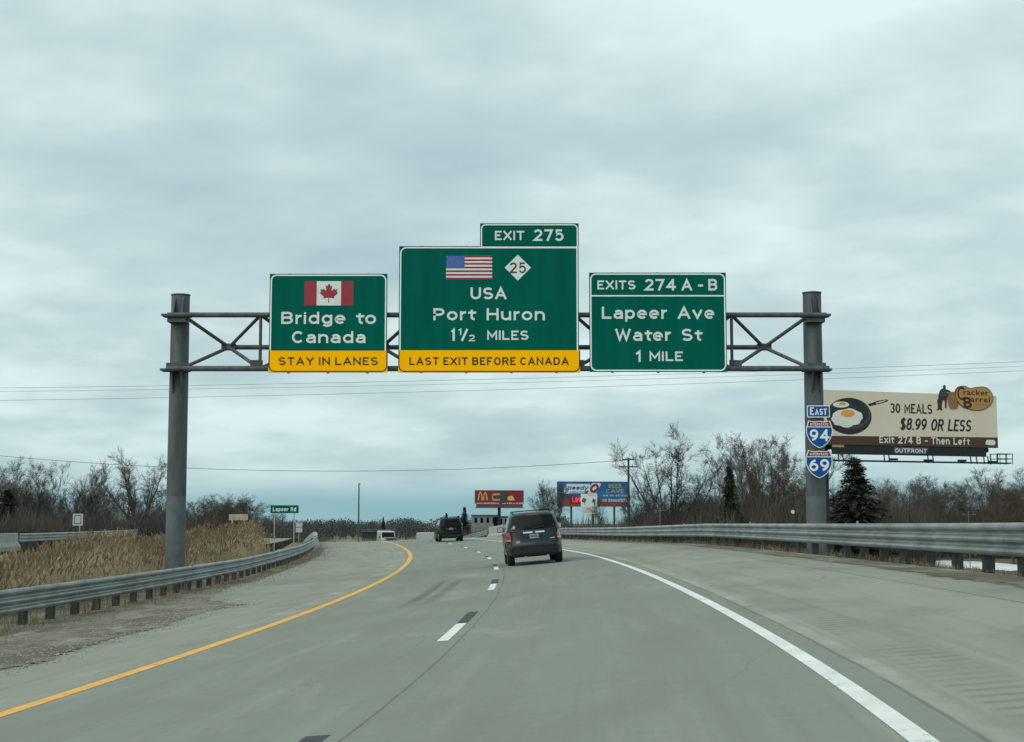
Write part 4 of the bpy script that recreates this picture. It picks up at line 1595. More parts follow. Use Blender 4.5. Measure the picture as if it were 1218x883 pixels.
qs([(535, 255), (590, 128), (610, 116), (715, 118), (730, 130), (660, 262), (640, 276), (550, 272)], M['spwhite'], 'initial_outline', -.020)
a0, a1 = Q(548, 262), Q(718, 128)
B.tx('Q', a0[0], a1[0], a0[1], a1[1], M['red'], y=-.026, parent=face, wt=.26, shear=.35)
a0, a1 = Q(840, 185), Q(1030, 128)
B.tx('BEER', a0[0], a1[0], a0[1], a1[1], M['dimgold'], y=-.014, parent=face, wt=.2, gap=.2)
a0, a1 = Q(805, 260), Q(1065, 200)
B.tx('CAVE', a0[0], a1[0], a0[1], a1[1], M['dimgold'], y=-.014, parent=face, wt=.2, gap=.2)
for (x0_, x1_, y0_, y1_) in ((760, 1120, 284, 310), (740, 1120, 345, 390)):
    mb = MB()
    xx = x0_
    while xx < x1_:
        w0 = q_r.uniform(22, 36)
        p0, p1 = Q(xx, y1_), Q(xx + w0, y0_ + q_r.uniform(0, 8))
        mb.poly([(p0[0] * W_, p0[1] * H_), (p1[0] * W_, p0[1] * H_), (p1[0] * W_, p1[1] * H_), (p0[0] * W_, p1[1] * H_)], -.014)
        xx += w0 + q_r.choice([7, 8, 24])
    mb.build('small_print', M['dimtext'], face)
for u_ in (.2, .5, .8):
    MB().tube([(u_ * W_, .7, -4.5 + CZ - B.a.z - .5), (u_ * W_, .7, H_ * .7)], .2, 10).build('pole', M['wood'], B.t, smooth=True)

# white sign with two green trees
s_ = Sign('pictorial_sign', 'white roadside sign with two small green trees, in front of the blue billboard', 'sign', 701, 611.5, 200)
x0, x1, z0, z1 = s_.rect(690.8, 710.4, 587.6, 611.5)
p_o = MB().poly([(x0, z0), (x1, z0), (x1, z1), (x0, z1)], -.02, .05).build('panel', M['white'], s_.t)
w_, h_ = x1 - x0, z1 - z0
for u0, v0, sc_ in ((.2, .68, 1.0), (.8, .66, .85)):
    MB().poly([(x0 + w_ * (u0 + .13 * sc_ * (1 + .25 * math.sin(k * 2.1)) * math.cos(k * .5236)), z0 + h_ * (v0 + .12 * sc_ * (1 + .2 * math.cos(k * 1.7)) * math.sin(k * .5236))) for k in range(12)], -.026).build('tree_picture', M['treegreen'], p_o)
    MB().poly([(x0 + w_ * (u0 + .03), z0 + h_ * .45), (x0 + w_ * (u0 + .07), z0 + h_ * .45), (x0 + w_ * (u0 + .05), z0 + h_ * .6), (x0 + w_ * (u0 + .02), z0 + h_ * .6)], -.026).build('tree_picture', M['darkbrown'], p_o)
tb = MB()
for row, (v0, a_, b_) in enumerate(((.9, .4, .9), (.27, .1, .9), (.17, .1, .85), (.07, .05, .92))):
    xx = a_
    while xx < b_:
        w0 = q_r.uniform(.05, .1)
        tb.poly([(x0 + w_ * xx, z0 + h_ * v0), (x0 + w_ * (xx + w0), z0 + h_ * v0), (x0 + w_ * (xx + w0), z0 + h_ * (v0 + .05)), (x0 + w_ * xx, z0 + h_ * (v0 + .05))], -.026)
        xx += w0 + .03
tb.build('small_print', M['dimtext'], p_o)
for sx in (x0 + .3, x1 - .3):
    MB().tube([(sx, .1, -4.5 + CZ - s_.o.z - .3), (sx, .1, h_ * .9)], .06, 8).build('leg', M['alu'], s_.t)

# green street-name sign before the bridge
s_ = Sign('street_sign', 'small green street name sign on two thin posts beyond the left guardrail', 'sign', 338, 610.4, 112)
x0, x1, z0, z1 = s_.rect(321.8, 355.2, 601.2, 610.6)
MB().poly([(x0, z0), (x1, z0), (x1, z1), (x0, z1)], -.02, .04).build('panel', M['green'], s_.t)
s_.text('Lapeer Rd', 324.6, 352.3, 603.6, 608.2, M['white'], y=-.024)
for ppx in (326.5, 349.8):
    xx = at(ppx, 610, 112).x - s_.o.x
    MB().box((xx, .04, (z1 + (gz(s_.o.x, 112) - s_.o.z)) / 2), (.07, .05, z1 - (gz(s_.o.x, 112) - s_.o.z))).build('leg', M['alu'], s_.t)
# back of a tan board over the reeds
s_ = Sign('wooden_sign', 'weathered tan sign board on two posts rising out of the reeds', 'sign', 283.5, 619, 100)
x0, x1, z0, z1 = s_.rect(272.3, 294.8, 611.8, 619)
MB().poly([(x0, z0), (x1, z0), (x1, z1), (x0, z1)], -.02, .05).build('panel', M['tanback'], s_.t)
for ppx in (276.3, 290.6):
    xx = at(ppx, 619, 100).x - s_.o.x
    MB().box((xx, -.03, (z1 + (-2.95 + CZ - s_.o.z)) / 2 - .05), (.10, .05, z1 - (-2.95 + CZ - s_.o.z))).build('leg', M['tanback'], s_.t)
# small white sign near the left edge
s_ = Sign('traffic_sign', 'small white sign on a thin post in front of the bare trees at left', 'sign', 92.5, 625.5, 118)
x0, x1, z0, z1 = s_.rect(86.6, 98.6, 611.2, 625.4)
MB().poly(rrect(x0, x1, z0, z1, .06), -.02, .03).build('panel', M['plate'], s_.t)
outline(s_, (x0, x1, z0, z1), M['pangrey'], .12, .06, .05, y=-.024)
xx = at(95, 620, 118).x - s_.o.x
MB().tube([(xx, .03, -4.4 + CZ - s_.o.z), (xx, .03, z1 * .9)], .04, 8).build('leg', M['alu'], s_.t)
# pale stacked plates right of the street sign
s_ = Sign('traffic_sign', 'two pale stacked plates on one post, right of the green street name sign', 'sign', 355.5, 633.5, 150)
for py0, py1 in ((622, 627), (627.8, 633.4)):
    x0, x1, z0, z1 = s_.rect(351.8, 359.6, py0, py1)
    MB().poly([(x0, z0), (x1, z0), (x1, z1), (x0, z1)], -.02, .03).build('panel', M['plate'], s_.t)
MB().tube([(0, .03, -4 + CZ - s_.o.z), (0, .03, .9)], .035, 8).build('leg', M['alu'], s_.t)

# ------------------------------------------------------------------ poles and wires
p_ = at(747, 544.5, 180)
gr_ = -4.6 + CZ
up = thing('utility_pole', 'wooden utility pole with two crossarms at the right end of the blue billboard', 'utility pole', (p_.x, 180, gr_))
MB().tube([(0, 0, -.3), (.05, 0, p_.z - gr_)], [.17, .12], 10).build('pole', M['wood'], up, smooth=True)
for py, hw in ((547, .7), (555.5, 1.15)):
    z_ = at(747, py, 180).z - gr_
    ar = MB().box((0, -.16, z_), (2 * hw, .12, .14)).build('crossarm', M['wood'], up)
    for sx in (-.9, -.45, .45, .9):
        MB().tube([(sx * hw, -.16, z_ + .07), (sx * hw, -.16, z_ + .22)], .045, 6).build('insulator', M['alu'], ar)


def wire(name, label, pts, r, d0=None, sagn=28, group=None):
    a = Vector(pts[0])
    mb = MB().tube([Vector(p) - a for p in pts], r, 5)
    o = mb.build(name, M['wire'], smooth=True)
    o.location = a
    return tag(o, label, 'wire', group)


def curve_px(cols, rows, d, n=30):
    cf = np.polyfit(cols, rows, 2)
    xs_ = np.linspace(cols[0], cols[-1], n)
    return [at(x_, float(np.polyval(cf, x_)), d) for x_ in xs_]


wire('power_line', 'sagging cable running from the left edge to the wooden utility pole', curve_px([-250, 0, 130, 410, 747], [515, 538, 551, 565.5, 545.5], 180, 40), .030)
wire('overhead_wire', 'highest of the thin wires crossing behind the gantry posts', curve_px([-500, 0, 700, 1218, 1700], [464, 461.2, 449, 429.5, 408], 100), .0115)
wire('overhead_wire', 'middle of the three thin wires crossing behind the gantry posts', curve_px([-500, 0, 700, 1218, 1700], [468, 465.2, 454, 435, 414], 101), .010)
wire('overhead_wire', 'lowest of the three thin wires crossing behind the gantry posts', curve_px([-500, 0, 700, 1218, 1700], [480, 477.5, 461, 439.5, 418], 102), .0115)

p_ = at(427, 575, 250)
lp = thing('light_pole', 'tall thin bare pole standing alone left of the black suv', 'pole', (p_.x, 250, gr_))
MB().tube([(0, 0, -.3), (0, 0, p_.z - gr_)], [.16, .10], 10).build('pole', M['gantry'], lp, smooth=True)
MB().box((.12, 0, p_.z - gr_ - .1), (.3, .18, .14)).build('bracket', M['gantry'], lp)
for ppx, ppy, nm in ((785, 606, 'pale short pole with crossarms low in the trees behind the right guardrail'), (1152, 611, 'pale short pole with a crossarm low in the trees near the right edge')):
    p_ = at(ppx, ppy - 3, 150)
    sp_ = thing('crossarm_pole', nm, 'pole', (p_.x, 150, gr_))
    MB().tube([(0, 0, -.2), (0, 0, p_.z - gr_)], .045, 8).build('pole', M['greywood'], sp_)
    MB().box((0, -.06, p_.z - gr_ - .35), (1.3, .06, .05)).build('crossarm', M['greywood'], sp_)
p_ = at(943, 609, 130)
wp_ = thing('round_reflector', 'small round white disc on a thin stake left of the right gantry post', 'reflector', (p_.x, 130, gr_))
MB().tube([(0, 0, -.2), (0, 0, p_.z - gr_)], .03, 6).build('stake', M['post'], wp_)
MB().poly([(.16 * math.cos(k * .3927), p_.z - gr_ + .16 * math.sin(k * .3927)) for k in range(16)], -.04, .03).build('disc', M['litter'], wp_)


# ------------------------------------------------------------------ vehicles
def smooth_by_angle(o, deg=40):
    o.data.polygons.foreach_set('use_smooth', [True] * len(o.data.polygons))
    o.data.set_sharp_from_angle(angle=R(deg))


def plan(hx, yr, yf_, n=44, e=5.0, front_e=None):
    """rounded rectangle outline seen from above, starting at rear centre, going right"""
    out = []
    for k in range(n):
        a = -math.pi / 2 + 2 * math.pi * k / n
        c, s = math.cos(a), math.sin(a)
        x = hx * math.copysign(abs(c) ** (2 / e), c)
        y = math.copysign(abs(s) ** (2 / e), s)
        y = (yf_ - yr) / 2 * y + (yf_ + yr) / 2
        out.append((x, y))
    return out


def cut_wheels(o, axles, r, hw):
    mb = MB()
    for y in axles:
        for sd in (-1, 1):
            mb2 = MB().lathe([(0.001, sd * (hw - .26)), (r, sd * (hw - .26)), (r, sd * (hw + .3)), (0.001, sd * (hw + .3))], 26, (0, y, .37), 'x')
            mb.add(mb2.v, mb2.f)
    c = mb.build('cutter', M['plastic'])
    import bmesh
    bm = bmesh.new()
    bm.from_mesh(c.data)
    bmesh.ops.remove_doubles(bm, verts=bm.verts, dist=.002)
    bmesh.ops.recalc_face_normals(bm, faces=bm.faces)
    bm.to_mesh(c.data)
    bm.free()
    md = o.modifiers.new('wells', 'BOOLEAN')
    md.operation = 'DIFFERENCE'
    md.object = c
    md.solver = 'EXACT'
    dg = bpy.context.evaluated_depsgraph_get()
    me = bpy.data.meshes.new_from_object(o.evaluated_get(dg))
    o.modifiers.clear()
    o.data = me
    bpy.data.objects.remove(c)


def make_suv(label, m_paint, hw=.985, ht=1.80, ln=4.85, detail=True, lampw=True, lamp=None):
    t = thing('suv', label, 'suv')
    yr, yf_ = -ln / 2, ln / 2
    k = hw / .985
    h = ht / 1.80
    lv = [  # z, half width, rear y, front y, exponent
        (.30, .86, yr + .16, yf_ - .25, 6), (.36, .93, yr + .05, yf_ - .10, 6), (.52, .965, yr + .0, yf_ - .02, 6), (.66, .975, yr + .0, yf_, 6),
        (.70, .978, yr + .05, yf_ - .01, 6), (.80, .985, yr + .09, yf_ - .02, 6), (1.00, .975, yr + .10, yf_ - .08, 6), (1.10, .962, yr + .11, yf_ - .18, 6), (1.15, .948, yr + .115, yf_ - .45, 6),
        (1.165, .935, yr + .12, yf_ - 1.35, 7), (1.30, .892, yr + .165, yf_ - 1.60, 7), (1.50, .830, yr + .25, yf_ - 1.95, 7), (1.66, .775, yr + .335, yf_ - 2.20, 7),
        (1.72, .748, yr + .40, yf_ - 2.32, 6), (1.765, .70, yr + .50, yf_ - 2.45, 5), (1.79, .58, yr + .70, yf_ - 2.70, 4)]
    lv = [(z * h, x * k, a, b, e) for z, x, a, b, e in lv]
    n = 44
    mb = MB()
    for z, x, a, b, e in lv:
        for p in plan(x, a, b, n, e):
            mb.v.append((p[0], p[1], z))
    for i in range(len(lv) - 1):
        for q in range(n):
            a, b = i * n + q, i * n + (q + 1) % n
            mb.f.append((a, b, b + n, a + n))
    mb.f.append(tuple(range(n))[::-1])
    mb.f.append(tuple(range((len(lv) - 1) * n, len(lv) * n)))
    axles = (yr + .98, yf_ - .95)
    body = mb.build('body', m_paint, t)
    cut_wheels(body, axles, .43, .985 * k)
    smooth_by_angle(body, 35)

    def surf(z, xr_or_none, side, yy=None):
        """point on the rear face (x given) or on the flank (y given) at height z"""
        for i in range(len(lv) - 1):
            if lv[i][0] <= z <= lv[i + 1][0]:
                f = (z - lv[i][0]) / max(1e-6, lv[i + 1][0] - lv[i][0])
                q = [lv[i][j] * (1 - f) + lv[i + 1][j] * f for j in range(5)]
                break
        _, x, a, b, e = q
        hy = (b - a) / 2
        if yy is None:
            u = min(1, abs(xr_or_none) / x)
            yv = (a + b) / 2 - hy * (1 - u ** e) ** (1 / e)
            return Vector((xr_or_none, yv, z))
        u = min(1, abs(yy - (a + b) / 2) / hy)
        return Vector((side * x * (1 - u ** e) ** (1 / e), yy, z))

    def rear_patch(poly, out, name, m, parent=None, nx_=10):
        """patch hugging the rear face; poly = rows of (z, x_left, x_right)"""
        mb = MB()
        for z, xa_, xb_ in poly:
            for j in range(nx_ + 1):
                p = surf(z, xa_ + (xb_ - xa_) * j / nx_, 0)
                mb.v.append((p.x * (1 + out * .3), p.y - out, p.z))
        for i in range(len(poly) - 1):
            for j in range(nx_):
                a = i * (nx_ + 1) + j
                mb.f.append((a, a + 1, a + nx_ + 2, a + nx_ + 1))
        o = mb.build(name, m, parent or t)
        o.data.polygons.foreach_set('use_smooth', [True] * len(o.data.polygons))
        return o

    def side_patch(rows, sd, out, name, m, parent=None, ny=8):
        mb = MB()
        for z, ya, yb_ in rows:
            for j in range(ny + 1):
                p = surf(z, None, sd, ya + (yb_ - ya) * j / ny)
                mb.v.append((p.x + sd * out, p.y, p.z + out * .3))
        for i in range(len(rows) - 1):
            for j in range(ny):
                a = i * (ny + 1) + j
                f = (a, a + 1, a + ny + 2, a + ny + 1)
                mb.f.append(f if sd > 0 else f[::-1])
        o = mb.build(name, m, parent or t)
        return o

    zs = lambda *v: [q * h for q in v]
    gl = rear_patch([(z * h, -x * k, x * k) for z, x in ((1.20, .70), (1.24, .765), (1.35, .75), (1.50, .712), (1.62, .675), (1.665, .62))], .012, 'rear_window', M['glass'])
    rear_patch([(1.675 * h, -.17, .17), (1.70 * h, -.17, .17)], .02, 'brake_lamp', lamp or M['lamp'])
    if detail:
        st_ = MB()
        st_.poly([(-.66 + .05 * math.cos(a * .5236), 1.30 * h + .06 * math.sin(a * .5236)) for a in range(12)], surf(1.30 * h, -.66, 0).y - .028)
        st_.poly([(-.76, 1.25 * h), (-.70, 1.25 * h), (-.70, 1.28 * h), (-.76, 1.28 * h)], surf(1.26 * h, -.73, 0).y - .03)
        st_.build('sticker', M['plate'], gl)
        wp_ = MB().tube([Vector((-.05, surf(1.22 * h, 0, 0).y - .03, 1.22 * h)), Vector((.38, surf(1.28 * h, .3, 0).y - .035, 1.29 * h))], .012, 6)
        wp_.build('wiper', M['plastic'], gl)
    for sd in (-1, 1):
        # tail lamp wraps the corner
        xs_ = sorted((sd * .78 * k, sd * .945 * k))
        lo = rear_patch([(z * h, sd * min(xa_, xb_) * k if sd > 0 else -max(xa_, xb_) * k, sd * max(xa_, xb_) * k if sd > 0 else -min(xa_, xb_) * k)
                         for z, xa_, xb_ in ((.84, .80, .965), (.90, .775, .966), (1.02, .775, .955), (1.13, .80, .938))], .016, 'tail_lamp', lamp or M['lamp'], nx_=6)
        if lampw:
            rear_patch([(z * h, (sd * .785 if sd > 0 else -.955) * k, (sd * .955 if sd > 0 else -.785) * k) for z in (.85, .895)], .022, 'reversing_lamp', M['lampw'], lo, nx_=6)
        w1 = side_patch([(z * h, a, b) for z, a, b in ((1.19, yr + .33, yr + 1.15), (1.35, yr + .38, yr + 1.15), (1.52, yr + .50, yr + 1.15), (1.64, yr + .58, yr + 1.12))], sd, .008, 'side_window', M['glass'])
        w2 = side_patch([(z * h, a, b) for z, a, b in ((1.19, yr + 1.25, yr + 2.18), (1.35, yr + 1.25, yr + 2.18), (1.52, yr + 1.25, yr + 2.18), (1.64, yr + 1.25, yr + 2.15))], sd, .008, 'side_window', M['glass'])
        w3 = side_patch([(z * h, a, b) for z, a, b in ((1.19, yr + 2.28, yr + 3.25), (1.35, yr + 2.28, yr + 3.02), (1.52, yr + 2.28, yr + 2.70), (1.64, yr + 2.28, yr + 2.50))], sd, .008, 'side_window', M['glass'])
        for hy_ in (yr + 1.5, yr + 2.6):
            p = surf(1.02 * h, None, sd, hy_)
            MB().box((p.x + sd * .02, hy_, 1.04 * h), (.04, .2, .035)).build('door_handle', m_paint, t, bevel=.01)
        # mirror
        my = yr + 3.12
        p = surf(1.2 * h, None, sd, my)
        mr = MB().box((p.x + sd * .15, my, 1.245 * h), (.24, .12, .19)).build('mirror', m_paint, t, bevel=.04)
        MB().box((p.x + sd * .16, my - .064, 1.245 * h), (.18, .006, .14)).build('mirror_glass', M['chrome'], mr)
        # rails on the roof
        xr_ = .64 * k
        MB().tube([(sd * xr_, yr + .62, 1.755 * h), (sd * xr_, yr + .72, 1.83 * h), (sd * xr_, yr + 2.2, 1.84 * h), (sd * xr_, yr + 2.35, 1.765 * h)], .022, 8).build('roof_rail', M['plastic'], t, smooth=True)
        for ya in axles:
            wh = MB().lathe([(.20, -.10), (.33, -.125), (.365, -.10), (.37, -.04), (.37, .04), (.365, .10), (.33, .125), (.20, .10)], 30, (0, 0, 0), 'x').build('wheel', M['rubber'], t, smooth=True)
            wh.location = (sd * (.985 * k - .165), ya, .37)
            rm = MB().lathe([(.001, sd * .06), (.05, sd * .08), (.06, sd * .05), (.19, sd * .09), (.235, sd * .112), (.24, sd * .05), (.24, -sd * .06), (.001, -sd * .06)], 30, (0, 0, 0), 'x').build('rim', M['rim'], wh, smooth=True)
            for q in range(5):
                a = q * 1.2566
                sp_ = MB().tube([(sd * .085, .04 * math.cos(a), .04 * math.sin(a)), (sd * .105, .22 * math.cos(a), .22 * math.sin(a))], [.03, .022], 6)
                sp_.build('spoke', M['rim'], wh)
    # front and rear cross bars on the roof
    for yy in (yr + .95, yr + 1.9):
        MB().tube([(-.64 * k, yy, 1.838 * h), (.64 * k, yy, 1.838 * h)], .018, 8).build('roof_bar', M['plastic'], t, smooth=True)
    # bumper lower trim, plate, handle bar, badge, exhaust
    rear_patch([(z * h, -.90 * k, .90 * k) for z in (.31, .36, .42, .50, .55)], .014, 'bumper_trim', M['plastic'])
    rear_patch([(z * h, -.93 * k, .93 * k) for z in (.655, .67)], .008, 'bumper_seam', M['plastic'])
    for z0_, z1_, xa_ in ((.70, 1.17, .80), (1.18, 1.66, .78)):
        for sd in (-1, 1):
            rear_patch([(z * h, sd * xa_ * k - .006, sd * xa_ * k + .006) for z in np.linspace(z0_, z1_, 4)], .006, 'tailgate_seam', M['plastic'], nx_=1)
    rear_patch([(z * h, -.42, .42) for z in (.90, .98, 1.05)], .006, 'plate_recess', M['plastic'] if not detail else m_paint)
    for a, b in ((-.36, -.045), (.045, .36)):
        if detail:
            rear_patch([(z * h, a, b) for z in (1.075, 1.13)], .03, 'chrome_bar', M['chrome'], nx_=4)
    y_ = surf(.97 * h, 0, 0).y
    pt_ = MB().box((0, y_ - .02, .965 * h), (.30, .02, .145)).build('number_plate', M['plategrey'], t)
    pm_ = MB()
    for q in range(7):
        pm_.box((-.105 + q * .035, y_ - .034, .965 * h), (.018, .004, .06))
    pm_.build('plate_mark', M['blue'] if detail else M['pangrey'], pt_)
    if detail:
        MB().lathe([(.001, 0), (.055, 0)], 16, (0, 0, 0), 'x')
        MB().box((0, surf(1.10 * h, 0, 0).y - .035, 1.10 * h), (.075, .02, .065)).build('badge', M['pangrey'], t, bevel=.015)
        MB().box((.62, surf(.86 * h, .62, 0).y - .012, .865 * h), (.16, .01, .03)).build('badge', M['chrome'], t)
        MB().box((-.56, surf(.82 * h, -.56, 0).y - .012, .80 * h), (.14, .008, .09)).build('bumper_sticker', M['tanback'], t)
    for sx in (-.35, .42):
        MB().tube([(sx, yr + .35, .30), (sx, yr + .12, .29)], .035, 10).build('exhaust', M['chrome'], t)
    MB().box((0, 0, .33), (1.5 * k, ln * .75, .12)).build('underbody', M['plastic'], t)
    # front lamps and grille, turned away from the camera
    for sd in (-1, 1):
        MB().box((sd * .70 * k, yf_ - .09, .92 * h), (.34, .12, .16)).build('headlight', M['lampw'], t, bevel=.03)
    MB().box((0, yf_ - .03, .80 * h), (.80, .06, .24)).build('grille', M['plastic'], t, bevel=.02)
    ws = MB()
    rows = []
    for z, x in ((1.20, .80), (1.35, .74), (1.50, .69), (1.64, .64)):
        for i in range(len(lv) - 1):
            if lv[i][0] <= z * h <= lv[i + 1][0]:
                f = (z * h - lv[i][0]) / (lv[i + 1][0] - lv[i][0])
                b = lv[i][3] * (1 - f) + lv[i + 1][3] * f
                break
        rows.append([(-x * k, b + .012, z * h), (x * k, b + .012, z * h)])
    ws.add([p for r_ in rows for p in r_], [(2 * i + 1, 2 * i, 2 * i + 2, 2 * i + 3) for i in range(3)])
    ws.build('windscreen', M['glass'], t)
    return t


def set_on_road(o, s, off, flip=False):
    p = P(s, off)
    a = float(np.interp(s, S, th))
    k = float(np.interp(s, S, SL))
    o.location = p
    o.rotation_euler = (math.atan2(P(s + 1, off).z - P(s - 1, off).z, 2) * (1 if not flip else -1), -math.atan(k) if not flip else math.atan(k), -a + (math.pi if flip else 0))


suv = make_suv('dark grey suv with chrome bars above its plate, driving under the gantry', M['paint_grey'])
sx_ = at(634.3, 668, 52.6)
set_on_road(suv, 54.0, at(634.3, 668, 53.7).x - float(np.interp(54.0, S, PX)))
suv.rotation_euler.z += .014
blk = make_suv('black suv far ahead at the crest of the road, left of the red billboard', M['paint_black'], hw=1.02, ht=1.90, ln=5.1, detail=False, lampw=False, lamp=M['lampdark'])
set_on_road(blk, 124, at(534, 642, 123.7).x - float(np.interp(124, S, PX)))


def make_van(label, loc_, rz):
    t = thing('van', label, 'van', loc_, (0, 0, rz))
    prof = [(-2.7, .35), (2.55, .35), (2.7, .6), (2.65, 1.05), (1.95, 1.25), (1.35, 2.1), (1.15, 2.2), (-2.6, 2.25), (-2.72, 2.1)]
    mb = MB()
    n = len(prof)
    for x in (-.98, .98):
        for y, z in prof:
            mb.v.append((x * (1 if z < 1.3 else .93), y, z))
    mb.f = [tuple(range(n)), tuple(range(n, 2 * n))[::-1]] + [(i, i + n, (i + 1) % n + n, (i + 1) % n) for i in range(n)]
    mb.build('body', M['paint_white'], t, bevel=.07)
    MB().add([(-.84, 1.90, 1.34), (.84, 1.90, 1.34), (.80, 1.42, 2.03), (-.80, 1.42, 2.03)], [(1, 0, 3, 2)]).build('windscreen', M['glass'], t).location = (0, .03, .02)
    for sd in (-1, 1):
        MB().box((sd * .70, 2.66, .85), (.34, .06, .2)).build('headlight', M['lampw'], t, bevel=.02)
        MB().box((sd * .935, 1.0, 1.62), (.03, .9, .5)).build('side_window', M['glass'], t)
        MB().box((sd * 1.12, 1.55, 1.45), (.16, .1, .28)).build('mirror', M['plastic'], t, bevel=.03)
        for ya in (-1.7, 1.75):
            wh = MB().lathe([(.001, -.11), (.33, -.12), (.36, -.06), (.36, .06), (.33, .12), (.001, .11)], 24, (0, 0, 0), 'x').build('wheel', M['rubber'], t, smooth=True)
            wh.location = (sd * .88, ya, .36)
    MB().box((0, 2.69, .55), (1.7, .06, .25)).build('bumper', M['plastic'], t, bevel=.02)
    MB().box((0, 2.69, .85), (.9, .04, .16)).build('grille', M['plastic'], t)
    return t


pv = at(459.5, 642.5, 205)
make_van('white van coming the other way, partly hidden behind the crest', (pv.x, 205, at(459, 631.5, 205).z - 2.25), math.pi + .22)
pc = at(465.5, 642, 185)
rc = make_suv('low maroon car in front of the white van, mostly hidden behind the crest', M['paint_red'], hw=.90, ht=1.42, ln=4.5, detail=False)
rc.location = (pc.x, 185, at(465, 639.2, 185).z - 1.42)
rc.rotation_euler = (0, 0, math.pi + .2)
rc.name = 'car'
rc['category'] = 'car'
# pale box trailer left of the black suv
pt_ = at(497, 643, 215)
trl = thing('box_trailer', 'pale boxy trailer far ahead, just left of the black suv', 'trailer', (at(507.5, 640, 215).x, 215, at(507, 633.6, 215).z - 3.0))
MB().box((0, 0, 1.85), (2.5, 6.5, 2.3)).build('box', M['paint_white'], trl, bevel=.05)
MB().box((0, 0, .62), (2.3, 6.3, .14)).build('chassis', M['plastic'], trl)
tm_ = MB()
for q in range(7):
    tm_.box((-1.05 + q * .35, -3.262, 1.2 + .1 * (q % 3)), (.09, .012, .5 + .12 * (q % 2)))
tm_.build('door_mark', M['pangrey'], trl)
for sd in (-1, 1):
    for ya in (-1.4, -.5):
        wh = MB().lathe([(.001, -.12), (.38, -.13), (.42, -.06), (.42, .06), (.38, .13), (.001, .12)], 22, (0, 0, 0), 'x').build('wheel', M['rubber'], trl, smooth=True)
        wh.location = (sd * 1.0, ya, .42)
# low dark building and a pale building past the bridge
pb = at(451, 633, 330)
bd = thing('warehouse', 'long low dark building far ahead behind the white van', 'building', (pb.x, 330, gr_))
zt_ = at(0, 629.8, 330).z - gr_
MB().box((0, 0, zt_ / 2 - .3), (6.4, 9, zt_ - .6 - .002)).build('wall', M['steel_dark'], bd)
MB().box((0, 0, zt_ - .3), (6.8, 9.4, .6)).build('roof', M['roofd'], bd)
for ppx, hw_, top, nm in ((577, 3.0, 614.0, 'pale building with dark window openings below the red billboard'), (599, 2.2, 615.5, 'white sided building right of the red billboard pole')):
    pb = at(ppx, 630, 275)
    zt_ = at(0, top, 275).z - gr_
    hb = thing('house', nm, 'building', (pb.x, 275, gr_))
    MB().box((0, 0, zt_ / 2), (hw_ * 1.6, 7, zt_)).build('wall', M['house'], hb)
    MB().box((0, 0, zt_ + .11), (hw_ * 1.66, 7.3, .2)).build('roof', M['roofd'], hb)
    for q in range(4):
        wn = MB().box(((q - 1.5) * hw_ * .36, -3.52, zt_ - .75), (hw_ * .16, .06, .9)).build('window', M['glass'], hb)


